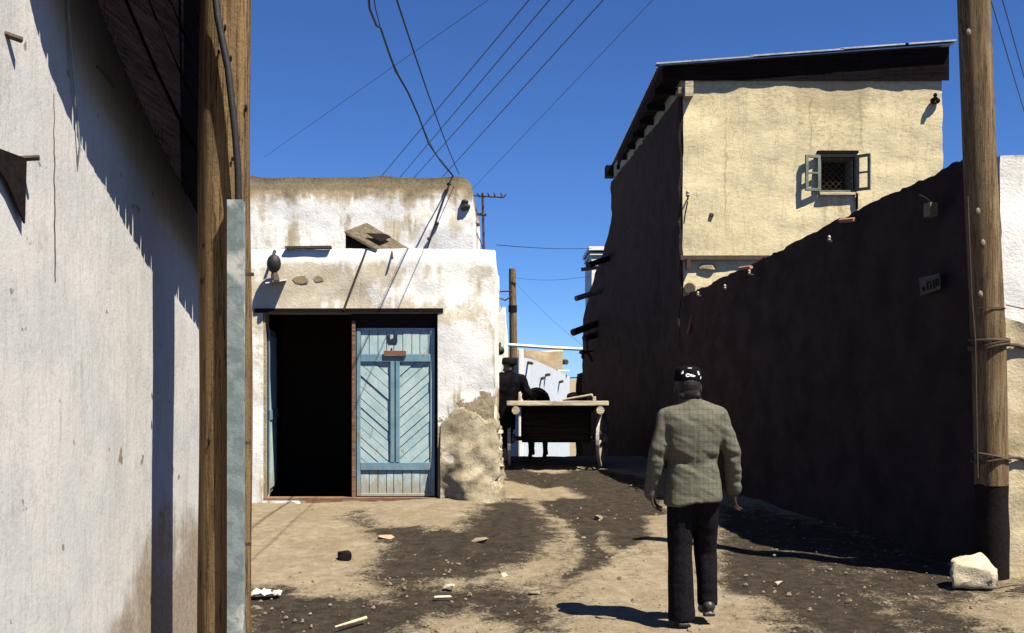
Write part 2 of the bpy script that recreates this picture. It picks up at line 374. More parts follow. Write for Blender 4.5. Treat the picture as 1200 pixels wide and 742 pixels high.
def lattice(xs, ys, zs, occ, fn=None):            # skin of the filled cells of a 3-D grid
    nx, ny, nz_ = len(xs)-1, len(ys)-1, len(zs)-1
    full = {}
    for i in range(nx):
        for j in range(ny):
            for k in range(nz_):
                if occ((xs[i]+xs[i+1])/2, (ys[j]+ys[j+1])/2, (zs[k]+zs[k+1])/2): full[i, j, k] = 1
    ids = {}; mb = MB()
    def V(i, j, k):
        if (i, j, k) not in ids:
            p = Vector((xs[i], ys[j], zs[k])); ids[i, j, k] = len(mb.v); mb.v.append(Vector(fn(p)) if fn else p)
        return ids[i, j, k]
    for (i, j, k) in full:
        if (i-1, j, k) not in full: mb.f.append((V(i, j, k), V(i, j, k+1), V(i, j+1, k+1), V(i, j+1, k)))
        if (i+1, j, k) not in full: mb.f.append((V(i+1, j, k), V(i+1, j+1, k), V(i+1, j+1, k+1), V(i+1, j, k+1)))
        if (i, j-1, k) not in full: mb.f.append((V(i, j, k), V(i+1, j, k), V(i+1, j, k+1), V(i, j, k+1)))
        if (i, j+1, k) not in full: mb.f.append((V(i, j+1, k), V(i, j+1, k+1), V(i+1, j+1, k+1), V(i+1, j+1, k)))
        if (i, j, k-1) not in full: mb.f.append((V(i, j, k), V(i, j+1, k), V(i+1, j+1, k), V(i+1, j, k)))
        if (i, j, k+1) not in full: mb.f.append((V(i, j, k+1), V(i+1, j, k+1), V(i+1, j+1, k+1), V(i, j+1, k+1)))
    return mb
def wob(p, a, s=2.0):
    return Vector((p.x+a*fb(p.x*s+7, p.y*s, p.z*s, 3), p.y+a*fb(p.x*s, p.y*s+31, p.z*s, 3), p.z+a*fb(p.x*s, p.y*s, p.z*s+57, 3)))
def rock(c, rx, ry, rz, seed, amp=.25, n=22, m=14, flat=True):
    mb = MB(); mb.ball((0, 0, 0), 1, 1, 1, n, m)
    def fn(p):
        q = Vector([math.copysign(abs(t)**.62, t) for t in p])
        q *= 1+amp*fb(p.x*1.3+seed, p.y*1.3, p.z*1.3, 3)
        return Vector((q.x*rx, q.y*ry, max(q.z, -.75)*rz))+Vector(c)
    return mb.warp(fn)

def hull(c, rx, ry, rz, seed, n=15):               # a broken, flat-faced stone
    q = random.Random(seed); bm = bmesh.new()
    for k in range(n):
        v = Vector((q.uniform(-1, 1), q.uniform(-1, 1), q.uniform(-1, 1))); m_ = max(abs(t) for t in v); v *= q.uniform(.86, 1.0)/m_
        bm.verts.new(Vector(c)+Vector((v.x*rx, v.y*ry, v.z*rz)))
    r = bmesh.ops.convex_hull(bm, input=bm.verts[:])
    bmesh.ops.delete(bm, geom=[v for v in bm.verts if not v.link_faces], context='VERTS')
    bmesh.ops.subdivide_edges(bm, edges=bm.edges[:], cuts=3, use_grid_fill=True)
    bm.verts.index_update(); mb = MB()
    mb.v = [v.co+Vector((nz(v.co.x*30, v.co.y*30, v.co.z*30), nz(v.co.x*30+9, v.co.y*30, v.co.z*30), nz(v.co.x*30, v.co.y*30+9, v.co.z*30)))*min(rx, rz)*.06 for v in bm.verts]
    mb.f = [tuple(v.index for v in f.verts) for f in bm.faces]; bm.free(); return mb
# ------------------------------------------------------------------ street
def zx(x, y): return (x/2.553+290, y/2.553+540)
DAMP = [  # outlines of the damp and tracked-mud stains on the street: (soft edge in m, strength, outline)
 (.34, .86, [zx(*p) for p in [(285,160),(330,145),(345,185),(400,200),(480,205),(540,215),(630,215),(640,185),(720,130),(800,112),(850,130),(905,170),(930,220),(900,262),(850,300),(700,345),(560,350),(545,372),(660,372),(740,352),(860,400),(930,450),(935,516),(820,516),(740,470),(660,440),(560,470),(500,500),(440,516),(440,640),(-40,640),(-40,370),(90,372),(165,375),(160,395),(200,400),(300,405),(425,412),(400,372),(345,338),(400,285),(412,262),(390,240),(350,200)]]),
 (.16, 1, [zx(*p) for p in [(870,120),(960,112),(1060,120),(1180,150),(1200,230),(1120,262),(1085,250),(1062,205),(1045,235),(1080,270),(1070,305),(1010,330),(960,352),(945,380),(930,378),(950,340),(1000,305),(1002,240),(960,190),(900,160)]]),
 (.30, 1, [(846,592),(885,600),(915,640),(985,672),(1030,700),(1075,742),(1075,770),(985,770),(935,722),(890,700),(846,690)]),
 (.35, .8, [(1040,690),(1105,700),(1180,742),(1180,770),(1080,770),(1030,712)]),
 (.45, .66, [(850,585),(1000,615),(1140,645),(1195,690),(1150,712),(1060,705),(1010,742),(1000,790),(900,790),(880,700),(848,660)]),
 (.3, .42, [(575,600),(650,590),(690,640),(700,690),(640,742),(560,760),(560,690),(640,660)]),
 (.25, .40, [(690,560),(760,590),(775,640),(740,660),(700,620)]),
 (.2, 1, [(640,556),(690,548),(760,560),(780,600),(720,606),(690,584)]),
 (.1, .8, [(585,548),(640,552),(690,566),(640,570),(590,562)]),
]
def damp_field(X, Y):
    best = np.zeros_like(X)
    for soft, stren, pts in DAMP:
        pw = [G(*p) for p in pts]
        d = np.full_like(X, 1e9); ins = np.zeros(X.shape, bool)
        for (a, b) in zip(pw, pw[1:]+pw[:1]):
            ex, ey = b.x-a.x, b.y-a.y
            t = np.clip(((X-a.x)*ex+(Y-a.y)*ey)/(ex*ex+ey*ey+1e-9), 0, 1)
            d = np.minimum(d, np.hypot(X-a.x-t*ex, Y-a.y-t*ey))
            cross = ((a.y > Y) != (b.y > Y)) & (X < ex*(Y-a.y)/(ey+1e-12)+a.x)
            ins ^= cross
        sd = np.where(ins, d, -d)
        best = np.maximum(best, stren*np.clip(.5+sd/(2*soft), 0, 1))
    return best
def grid(a, b, s, far):
    L = list(np.arange(a, b+1e-6, s)); q = s*1.3; x = b
    R_ = []
    while x < far: x += q; R_.append(x); q *= 1.28
    q = s*1.3; x = a; L_ = []
    while x > -far: x -= q; L_.append(x); q *= 1.28
    return np.array(L_[::-1]+L+R_)
gx = grid(-2.4, 4.6, .045, 900); gy = grid(6.6, 19.5, .05, 900)
GXX, GYY = np.meshgrid(gx, gy)
damp = damp_field(GXX, GYY)
nxg, nyg = len(gx), len(gy); gv = []
for j in range(nyg):
    for i in range(nxg):
        x, y = gx[i], gy[j]; z = gz(y)
        near = max(0, 1-max(0, abs(x-1)-4.5)/6)*max(0, 1-max(0, abs(y-12)-9)/6)
        if near > 0:
            z -= near*sum(.035*math.exp(-((x-(xr+.10*math.sin(y*.7+xr)+.05*nz(y*.8, xr*3)-.045*(y-7)*(.35+xr)))/.07)**2)*(.4+.6*abs(nz(y*.9, xr))) for xr in (-.35, .95) if y < 18)
            z -= near*.020*max(0, nz(x*3.1, y*3.1, 21)-.25)
            z += near*(.022*fb(x*.9, y*.9, 3, 3)+.010*fb(x*4, y*4, 9, 3)+.004*nz(x*14, y*14))-near*.018*damp[j, i]
            z += near*.05*math.exp(-((x-(-.6-.05*(y-12)))/.9)**2)*(1 if 9 < y < 13.4 else 0)*min(1, (y-9)/2) if y > 9 else 0
        gv.append((x, y, z))
HOLE = lambda x, y: -4.75 < x < -.55 and 13.42 < y < 16.6
gf = [(j*nxg+i, j*nxg+i+1, (j+1)*nxg+i+1, (j+1)*nxg+i) for j in range(nyg-1) for i in range(nxg-1)
      if not HOLE((gx[i]+gx[i+1])/2, (gy[j]+gy[j+1])/2)]
mb = MB(); mb.v = [Vector(p) for p in gv]; mb.f = gf
g = mb.build('ground', M['ground'], origin=(0, 0, 0), smooth=True); tag(g, 'unpaved earthen street with dark damp patches and tyre ruts', 'ground', kind='structure')
at = g.data.attributes.new('damp', 'FLOAT', 'POINT'); at.data.foreach_set('value', damp.ravel().astype(np.float32))

# ------------------------------------------------------------------ near left house: whitewashed wall with an overhanging dark eave
def lw(Y): return -1.33+.038*(Y-4.226)           # X of the wall face
def on_left(px, y):                               # the spot of that wall seen at a pixel
    k = (px-HX)/F; Y = (-1.33-.038*4.226)/(k-.038); return Vector((k*Y, Y, CH+(HY-y)/F*Y))
LH = empty('whitewashed_house', (-1.6, 3.5, gz(3.5)), 'greyish whitewashed house with a dark eave, close on the left behind the pole', 'house')
ysl = lines_of(-2, 4.95, .09); zsl = lines_of(-.6, 4.3, .1)
def lf(p):
    t = 1 if p.x > -.01 else 0
    return Vector((lw(p.y)+p.x+t*(.014*fb(p.y*1.3, p.z*.8, 4, 3)+.005*fb(p.y*5, p.z*1.6, 8, 3)), p.y, p.z))
mb = lattice([-3.0, -.4, 0], ysl, zsl, lambda x, y, z: True, lf); mb.build('wall', M['left_wall'], LH, smooth=True)
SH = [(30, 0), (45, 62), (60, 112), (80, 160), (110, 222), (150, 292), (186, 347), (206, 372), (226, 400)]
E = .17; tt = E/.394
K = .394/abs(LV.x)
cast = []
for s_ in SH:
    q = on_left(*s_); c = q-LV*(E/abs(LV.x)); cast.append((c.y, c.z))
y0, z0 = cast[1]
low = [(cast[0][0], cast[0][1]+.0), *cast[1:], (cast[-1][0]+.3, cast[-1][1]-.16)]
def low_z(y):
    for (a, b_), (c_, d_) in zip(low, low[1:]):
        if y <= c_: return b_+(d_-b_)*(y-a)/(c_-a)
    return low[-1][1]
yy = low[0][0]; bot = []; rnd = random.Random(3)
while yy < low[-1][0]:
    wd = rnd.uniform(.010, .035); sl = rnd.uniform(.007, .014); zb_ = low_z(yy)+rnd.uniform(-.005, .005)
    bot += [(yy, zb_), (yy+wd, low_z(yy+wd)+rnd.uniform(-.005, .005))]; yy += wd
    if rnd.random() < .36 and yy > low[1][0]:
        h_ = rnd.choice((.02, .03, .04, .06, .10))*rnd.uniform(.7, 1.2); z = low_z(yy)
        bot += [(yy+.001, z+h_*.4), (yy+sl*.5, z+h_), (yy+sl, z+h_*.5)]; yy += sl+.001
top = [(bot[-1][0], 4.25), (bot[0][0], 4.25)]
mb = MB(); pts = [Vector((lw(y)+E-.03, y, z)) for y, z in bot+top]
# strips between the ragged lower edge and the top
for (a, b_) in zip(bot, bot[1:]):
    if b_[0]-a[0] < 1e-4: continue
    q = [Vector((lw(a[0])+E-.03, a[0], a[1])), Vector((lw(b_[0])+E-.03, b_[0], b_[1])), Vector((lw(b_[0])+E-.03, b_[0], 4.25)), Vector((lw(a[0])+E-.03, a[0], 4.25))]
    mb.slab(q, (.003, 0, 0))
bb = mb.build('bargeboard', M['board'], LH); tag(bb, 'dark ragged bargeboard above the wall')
mb = MB()
for k in range(4):                                # lapped boards on the eave face, following its slope
    o_ = .22+.17*k
    for (a, b_), (c_, d_) in zip(low[1:], low[2:]):
        x0, x1 = lw(a)+E-.024, lw(c_)+E-.024
        mb.slab([(x0, a, b_+o_), (x1, c_, d_+o_), (x1, c_, d_+o_+.15), (x0, a, b_+o_+.165)], (.004, 0, 0))
mb.build('eave_boards', M['board'], LH)
mb = MB(); mb.box(-4.4, lw(3)+E+.02, low[0][0]-.02, 5.1, 4.26, 4.42); mb.build('roof', M['shaded_mud'], LH)
def stick(name, a, b_, r, mat, parent=None, n=7): return MB().tube([a, b_], r, n).build(name, mat, parent)
off = Vector((.012, 0, 0))
pts = [on_left(75, 0)+off, on_left(79, 60)+off, on_left(84, 120)+off, on_left(88, 172)+off*1.2, on_left(90, 200)]
MB().tube([pts[0]+Vector((0, -.03, .6))]+pts, .0035, 6).build('hanging_string', M['galv'], LH)
q = [on_left(-14, 172), on_left(24, 186), on_left(22, 262), on_left(2, 216), on_left(-14, 190)]
t = MB().slab([p+Vector((.012, 0, 0)) for p in q], (.006, 0, 0)).build('dark_plate', M['tar'], LH)  # flat dark plate with an irregular outline
MB().tube([on_left(24, 186)+Vector((.0, 0, 0)), on_left(25, 185)+Vector((.05, 0, 0))], .008).build('nail', M['iron'], LH)
stick('wooden_peg', on_left(-6, 28)+Vector((-.05, 0, .0)), on_left(13, 47)+Vector((.03, 0, 0)), .009, M['iron'], LH)
stick('rusty_spike', on_left(113, 78), on_left(130, 102)+Vector((.012, 0, 0)), .004, M['iron'], LH)
mb = MB()
mb.tube([on_left(62+.05*k+1.6*nz(k*.3, 2), 110+5.5*k)+Vector((.002, 0, 0)) for k in range(41)], .0022, 5)
mb.build('crack_line', M['iron'], LH)  # thin tube laid on the wall as a dark crack

# ------------------------------------------------------------------ near pole with conduit and cable
LP = empty('utility_pole', (-1.034, 4.0, gz(4)), 'brown wooden utility pole with a black cable, hard against the whitewashed wall', 'utility pole')
mb = MB(); n = 24; ring = 40
pp = [Vector((-1.034+.004*math.sin(i*.5), 4.0, gz(4)-.4+i*(5.2/ring))) for i in range(ring+1)]
mb.tube(pp, [.1-.0004*i for i in range(ring+1)], n)
def pf(p):
    a = math.atan2(p.y-4, p.x+1.034); k = 1+.035*nz(math.cos(a)*3, math.sin(a)*3, p.z*.5)+.02*nz(math.cos(a)*9, math.sin(a)*9, p.z*.7)
    return Vector((-1.034+(p.x+1.034)*k, 4+(p.y-4)*k, p.z))
mb.warp(pf).build('post', M['pole'], LP, smooth=True)
cx = (277-600)/1300*3.885; mb = MB(); zt = P(0, 235, 3.885).z
mb.box(cx-.027, cx+.027, 3.862, 3.868, -.3, zt); mb.box(cx-.027, cx-.021, 3.868, 3.9, -.3, zt-.003); mb.box(cx+.021, cx+.027, 3.868, 3.9, -.3, zt-.003)
mb.build('steel_channel', M['galv'], LP)
cp = [(238, -160, 3.87), (246, -60, 3.875), (255, 20, 3.875), (267, 80, 3.872), (275, 150, 3.875), (279, 200, 3.878), (279.5, 250, 3.885)]
mb = MB(); mb.tube([P(*c) for c in cp], .0125, 10); mb.build('black_cable', M['wire'], LP, smooth=True)
for px, y in [(283, 320), (280, 520), (280, 640)]: q = P(px, y, 3.86); MB().box(q.x-.04, q.x+.03, 3.902, 3.92, q.z-.006, q.z+.006).build('strap', M['iron'], LP)
for k in range(11):
    a = rnd.uniform(-2.6, -.4); z = rnd.uniform(.8, 3.1); q = Vector((-1.034+.099*math.cos(a), 4+.099*math.sin(a), z)); MB().ball(q, .005, .005, rnd.uniform(.006, .016), 7, 5).build('knot', M['tar'], LP)
def insulator(p, parent, mat=None, k=1.0): return MB().loft([(p.x, p.y, p.z+h*k, r*k, r*k) for h, r in [(0, .018), (.03, .032), (.045, .02), (.06, .03), (.08, .026), (.1, .012)]], 12, 2).build('insulator', mat or M['porcelain'], parent, smooth=True)
MB().tube([Vector((-.95, 4.0, 4.28)), Vector((-.75, 4.01, 4.3)), Vector((-.75, 4.01, 4.39))], .012).build('bracket', M['iron'], LP); insulator(Vector((-.75, 4.01, 4.38)), LP)

# ------------------------------------------------------------------ white house with the blue door
FY = 13.2; S = 1300/FY
def W(px, y, Y=FY): return P(px, y, Y)
WH = empty('white_house', (-2.2, 14.5, gz(13.2)), 'two-step white house with ochre stains and a pale blue door', 'house')
X0, X1 = -5.2, W(580, 0).x; OL, OR, OT = W(308, 0).x, W(513, 0).x, W(0, 367).z; OB = .16; ZT = W(0, 292).z
xs = lines_of(X0, X1, .085, (OL, OR)); zs = lines_of(-.62, ZT, .085, (OT, OB)); ys = [FY, FY+.06, FY+.2, FY+.34, 14.2, 15.2, 16.3, 16.6, 16.9]
def occ(x, y, z):
    if y < FY+.34: return not (OL < x < OR and OB < z < OT)
    if x < X0+.4 or x > X1-.34 or y > 16.6 or z > ZT-.3 or z < -.42: return True
    return False
def hf(p):
    q = Vector(p)
    if p.y < FY+.2 or p.x > X1-.01:
        edge = OL-.12 < p.x < OR+.02 and OB-.05 < p.z < OT+.1
        a = .012 if edge else .028
        q.y += a*fb(p.x*1.2, p.z*1.2, 2, 3)+.008*nz(p.x*6, p.z*6, 5)
        q.x += (a*.7*fb(p.y*1.5, p.z*1.3, 6, 3)) if p.x > X1-.01 else 0
        dx = p.x-(OR+.04); top_ = 1.18+.18*nz(p.x*3, 4)
        if dx > 0 and p.z < top_:                 # eroded mud foot bulging at the corner
            k = min(1, dx/.3)*min(1, (top_-p.z)/.22)
            if p.y < FY+.2: q.y += k*.02
            if p.x > X1-.3: q.x -= k*.02
        elif dx > 0 and p.z < top_+.2 and p.y < FY+.06: q.y -= .012
    if p.z > ZT-.01: q.z += .018*fb(p.x*2, p.y*2, 3, 3)
    if p.z > ZT-.05 and p.y < FY+.01: q.y += .02
    return q
lattice(xs, ys, zs, occ, hf).build('lower_wall', M['house_low'], WH, smooth=True)
# upper storey
UY = FY+.38; UX = P(554, 0, UY).x; UZ = P(0, 206, UY).z
xs = lines_of(X0, UX, .085); zs = lines_of(ZT-.05, UZ, .08); ys = [UY, UY+.06, UY+.2, UY+.4, 15, 16, 16.8]
def uf(p):
    q = Vector(p); k = p.z-ZT
    d = Vector((max(0, p.x-(UX-.16)), max(0, (UY+.1)-p.y)*.8, max(0, p.z-(UZ-.16))))
    if p.x > UX-.16 and p.z > UZ-.16:             # worn, rounded top corner
        L = math.hypot(d.x, d.z)
        if L > .16: q.x = UX-.16+d.x*.16/L; q.z = UZ-.16+d.z*.16/L
    if p.z > UZ-.1 and p.y < UY+.02: q.y += .06
    if p.z > UZ-.01 and UY+.02 < p.y < UY+.1: q.y += .02
    q.y += .03*fb(p.x*1.1, p.z*1.4, 12, 3)+.012*nz(p.x*7, p.z*7, 5)
    q.x += .02*fb(p.y, p.z*1.7, 16, 3)
    if p.z > UZ-.2: q.z += .035*fb(p.x*1.6, p.y*1.5, 21, 4)
    return q
lattice(xs, ys, zs, lambda *a: True, uf).build('upper_wall', M['house_top'], WH, smooth=True)
# lining of the dark room
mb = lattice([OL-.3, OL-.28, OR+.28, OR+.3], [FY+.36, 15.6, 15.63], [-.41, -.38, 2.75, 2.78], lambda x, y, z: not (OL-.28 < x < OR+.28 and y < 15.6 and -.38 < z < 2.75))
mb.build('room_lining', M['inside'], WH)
mb = MB(); mb.box(OL-.1, OR+.06, FY-.012, FY+.12, OT+.002, OT+.055); mb.warp(lambda p: wob(p, .006, 3)); mb.build('lintel', M['tar'], WH)
mb = MB(); mb.box(OL+.01, OR-.01, FY+.0, FY+.14, OB-.1, OB+.035); mb.build('threshold', M['hasp'], WH, bevel=.006)
def foot_mesh():
    us = lines_of(OR+.035, X1, .028); nu = len(us); vs_ = lines_of(FY+.03, FY+1.7, .04); zz_ = lines_of(gz(FY)-.12, 1.42, .03); m = MB()
    path = [(Vector((u, FY, 0)), u) for u in us]+[(Vector((X1, v, 0)), X1+v-FY) for v in vs_]
    for q, u in path:
        a = min(1, max(0, (u-(X1-.12))/.24)); nrm = Vector((math.sin(a*math.pi/2), -math.cos(a*math.pi/2), 0))
        for z in zz_:
            tp = 1.16+.26*fb(u*2.6, 5, 0, 5)+.10*max(0, u-(X1-.35))
            r = max(0, 1-z/1.15); t = .035+(.17*r*(1-.6*a)+.02)*min(1, max(.25, (u-OR)/.3))+.085*fb(u*2.4, z*2.4, 3, 4)*min(1, r+.35)
            ridge = abs(fb(u*3.2, z*3.2, 17, 3)); t += .035*(.35-ridge)
            st_ = noise.cell(Vector((u*8+.35*nz(z*6, u*3), z*12, 3))); t += a*.05*(st_-.4)
            t *= min(1, max(.12, (tp-z)/.45+.1)); t -= max(0, (z-tp))*1.6
            t = max(t, -.05) if a < .5 else max(t*.75, -.05)
            m.v.append(q+nrm*t+Vector((0, 0, z)))
    n_ = len(zz_)
    for i in range(len(path)-1):
        for k in range(n_-1): m.f.append((i*n_+k, (i+1)*n_+k, (i+1)*n_+k+1, i*n_+k+1))
    return m
fo = foot_mesh().build('mud_foot', M['foot'], WH, smooth=True); fo['label'] = 'bulging eroded mud foot at the right corner'
# loose stones of the eroded foot, each its own small mesh
for k in range(8):
    z = rnd.uniform(.1, 1.35); side = rnd.random()
    if side < .0: c = hf(Vector((rnd.uniform(OR+.15, X1-.06), FY, z)));
    else: c = hf(Vector((X1, rnd.uniform(FY+.02, FY+1.2), z)))
    s_ = rnd.uniform(.02, .05)
    rock(c, s_*1.3, s_*1.1, s_*.75, k*3.1, .3, 10, 7).build('foot_stone', M['stone'] if rnd.random() < .25 else M['rubble'], WH, smooth=True)
# painted door leaf
def door(parent):
    dl, dr, db, dt, Y = P(418, 0, 13.27).x, P(509.5, 0, 13.27).x, OB+.045, P(0, 384.5, 13.27).z, 13.27
    def bx(x0, x1, z0, z1, y0, y1, name, m, bev=.004): return MB().box(x0, x1, y0, y1, z0, z1).build(name, M[m], D, bevel=bev)
    D = MB().box(dl+.01, dr-.01, Y+.03, Y+.05, db+.01, dt-.01).build('door', M['paint_mid'], parent); D['label'] = 'closed pale blue door leaf with chevron boards'
    def zz(y): return P(0, y, Y).z
    r1t, r1b, r2t, r2b = zz(415), zz(424), zz(542), zz(551)
    bx(dl, dl+.045, db, dt, Y-.005, Y+.03, 'stile', 'paint_mid'); bx(dr-.05, dr, db, dt, Y-.005, Y+.03, 'stile', 'paint_pale')
    bx(dl+.047, dr-.052, r1b, r1t, Y-.008, Y+.03, 'rail', 'paint_mid'); bx(dl+.047, dr-.052, r2b, r2t, Y-.008, Y+.03, 'rail', 'paint_mid')
    bx(dl+.047, dr-.052, db, db+.035, Y-.003, Y+.03, 'rail', 'paint_pale'); bx(dl+.047, dr-.052, dt-.03, dt, Y-.003, Y+.03, 'rail', 'paint_pale')
    xm = P(463, 0, Y).x
    bx(xm-.055, xm-.008, r2t, r1b, Y-.012, Y+.03, 'mullion', 'paint_mid'); bx(xm+.008, xm+.055, r2t, r1b, Y-.012, Y+.03, 'mullion', 'paint_mid')
    def vert(x0, x1, z0, z1, name):
        m = MB(); x = x0; q = random.Random(5)
        while x < x1-.02:
            w_ = min(q.uniform(.085, .11), x1-x); j = q.uniform(0, .005); m.box(x+.005, x+w_-.004, Y+.008+j, Y+.03, z0, z1); x += w_
        m.build(name, M['paint_pale'], D)
    vert(dl+.047, dr-.052, r1t, dt-.03, 'top_panel'); vert(dl+.047, dr-.052, db+.035, r2b, 'bottom_panel')
    def chev(x0, x1, sgn):                        # boards falling towards the middle
        m = bmesh.new(); Lw = x1-x0; z0, z1 = r2t, r1b; q = random.Random(8); z = z0-Lw
        while z < z1+Lw:
            h = q.uniform(.105, .16); g_ = q.uniform(.008, .016); j = q.uniform(0, .011)
            a = [(x0, z), (x1, z-sgn*Lw*.88), (x1, z-sgn*Lw*.88+h-g_), (x0, z+h-g_)]
            vs = [m.verts.new((p[0], Y+.010+j, p[1])) for p in a]+[m.verts.new((p[0], Y+.03, p[1])) for p in a]
            for f in [(0, 1, 2, 3), (7, 6, 5, 4), (0, 4, 5, 1), (1, 5, 6, 2), (2, 6, 7, 3), (3, 7, 4, 0)]: m.faces.new([vs[i] for i in f])
            z += h
        for zc, up in ((z0, -1), (z1, 1)):
            bmesh.ops.bisect_plane(m, geom=m.verts[:]+m.edges[:]+m.faces[:], plane_co=(0, 0, zc), plane_no=(0, 0, up), clear_outer=True)
        me = bpy.data.meshes.new('chevron_panel'); org = wloc(D)
        for v in m.verts: v.co -= org
        bmesh.ops.recalc_face_normals(m, faces=m.faces); m.to_mesh(me); m.free()
        MB().build('chevron_panel', M['paint_pale'], D, mesh=me, origin=org)
    chev(dl+.045, xm-.055, 1); chev(xm+.055, dr-.05, -1)
    # hand-painted house number: an open-topped 4
    cx_, cz = P(459, 0, Y).x, zz(397); u = .052
    m = MB()
    for x0, x1, z0, z1 in [(-.8, -.28, -.55, .75), (.42, 1.05, -.75, .8), (-.6, .9, -.85, -.05), (.05, .45, -.6, .1)]:
        m.box(cx_+x0*u*1.25, cx_+x1*u*1.25, Y+.001, Y+.0065, cz+z0*u*1.3, cz+z1*u*1.3)
    m2 = fuse(m, 'house_number', .004, 3, wloc(D)); MB().build('house_number', M['figure'], D, mesh=m2, origin=wloc(D))
    bx(cx_-.008, cx_+.008, cz-.19, cz-.11, Y+.003, Y+.0075, 'number_tail', 'figure', 0)
    bx(P(450, 0, Y).x, P(476, 0, Y).x, zz(417.5), zz(411), Y-.03, Y-.006, 'hasp_board', 'hasp')
    bx(P(412.5, 0, 13.25).x, P(416.5, 0, 13.25).x, OB+.03, P(0, 376, 13.25).z, 13.235, 13.30, 'centre_post', 'hasp')
    return D
door(WH)
mb = MB(); mb.box(P(412, 0, 13.3).x, OR+.01, 13.30, 13.36, P(0, 386, 13.3).z, OT+.03); mb.build('dark_head_strip', M['tar'], WH)  # dark strip added above the leaf as the shadow of the doorway head
mb = MB(); mb.box(P(510.5, 0, 13.24).x, OR+.01, 13.225, 13.34, OB, OT-.005); mb.build('door_jamb', M['tar'], WH)
# the other leaf, swung into the room
hp = Vector((P(313, 0, 13.30).x, 13.30, 0)); T = Matrix.Translation((hp.x, hp.y, OB+.05)) @ Matrix.Rotation(R(96), 4, 'Z')
D2 = MB().box(0, .95, .0, .03, 0, 2.0, T).build('open_door', M['paint_mid'], WH); D2['label'] = 'weathered door leaf swung open into the dark room'
m = MB(); x = .05
for k in range(7): m.box(x, x+.115, -.018, -.001, .06, 1.92, T); x += .125
m.build('panel', M['paint_pale'], D2)
m = MB(); m.box(.0, .95, -.03, -.019, .9, 1.02, T); m.box(.0, .045, -.03, -.019, 0, 2.0, T); m.build('rail', M['paint_mid'], D2)
mb = MB(); mb.box(P(306, 0, 13.2).x-.02, P(311.5, 0, 13.25).x, 13.225, 13.32, OB, OT-.004); mb.build('door_jamb', M['bare_mud'], WH)
# broken board hatch between the two roof levels
q = [W(404, 271, 13.20), W(441, 292, 13.20), W(479, 291, 13.56), W(430, 261, 13.56)]
H = MB().slab(q, (0, 0, -.028)).build('hatch', M['old_board'], WH); H['label'] = 'tilted grey board cover over a dark roof hatch'
MB().slab([W(405, 274, 13.24), W(405, 291, 13.24), W(437, 291, 13.24)], (0, .02, 0)).build('hatch_shade', M['tar'], H)  # dark triangle added in place of the shaded opening under the cover
MB().slab([W(430, 277, 13.27)+Vector((0, 0, .03)), W(446, 287, 13.27)+Vector((0, 0, .03)), W(458, 281, 13.45)+Vector((0, 0, .03)), W(452, 278, 13.45)+Vector((0, 0, .03))], (0, 0, .01)).build('hatch_patch', M['tar'], H)
stick('slanting_bar', W(430, 291, 13.13), W(403, 363, 13.14), .013, M['iron'], WH)  # thin dark bar slanting down the lower front
mb = MB(); mb.box(W(335, 0).x, W(388, 0).x, FY-.03, FY+.1, W(0, 291.5).z, W(0, 288.5).z); mb.warp(lambda p: wob(p, .01, 3)); mb.build('coping_batten', M['iron'], WH)
stick('roof_spout', W(459, 291, 13.25), W(460, 303, 13.12), .012, M['iron'], WH)
def hole(px, y, w_, h_, sd):
    c = W(px, y, FY); c.y = hf(c).y; pts = []
    for k in range(14):
        a = 2*math.pi*k/14; r = 1+.45*nz(math.cos(a)*1.4+sd, math.sin(a)*1.4)
        pts.append(c+Vector((r*w_*math.cos(a)/S, -.005, r*h_*math.sin(a)/S)))
    MB().slab(pts, (0, .03, 0)).build('bare_patch', M['ochre_patch'], WH)
hole(352, 328, 8, 5, 2); hole(373, 327, 6, 3.4, 9)
# black lamp on the wall (its shadow falls down-left)
c = W(321, 309, 13.07)
L = empty('wall_lamp', Vector((c.x, FY-.02, c.z)), 'black round lamp on a bracket, high on the white house front', 'lamp')
MB().ball(c, .085, .075, .11, 14, 10).build('lamp_shade', M['wire'], L, smooth=True)
MB().tube([c+Vector((-.02, .05, .1)), c+Vector((-.02, .12, .16)), c+Vector((-.02, .21, .16))], .018, 8).build('bracket', M['wire'], L)
MB().loft([(c.x+.02, c.y-.01, c.z-.2, .05, .05), (c.x+.01, c.y, c.z-.14, .045, .045), (c.x, c.y, c.z-.08, .03, .03)], 12, 2).build('lamp_socket', M['iron'], L)
a = W(311, 331, 13.06); b_ = W(334, 327.5, 13.06); MB().slab([a, b_, b_+Vector((-.01, .19, .02)), a+Vector((.0, .19, .02))], (0, 0, -.014)).build('reflector', M['white_paint'], L)
mb = MB(); c = P(543, 241, UY-.02)
for k in range(5): mb.ball(c+Vector((rnd.uniform(-.05, .05), 0, rnd.uniform(-.05, .05))), rnd.uniform(.03, .05), .05, rnd.uniform(.03, .05), 9, 7)
mb.build('iron_hook', M['wire'], WH)
# dark tube set in as the service cable's shadow on the upper wall
mb = MB(); mb.tube([P(531, 206, UY-.03), P(527, 214, UY-.05), P(516, 246, UY-.04), P(507, 272, UY-.04), P(501, 291, UY-.05)], .009, 7); mb.build('cable_shadow', M['wire'], WH)
for px, y in [(526, 216), (512, 262), (503, 280)]: q = P(px, y, UY-.03); MB().ball(q, .03, .03, .022, 9, 6).build('cable_shadow_knob', M['wire'], WH)

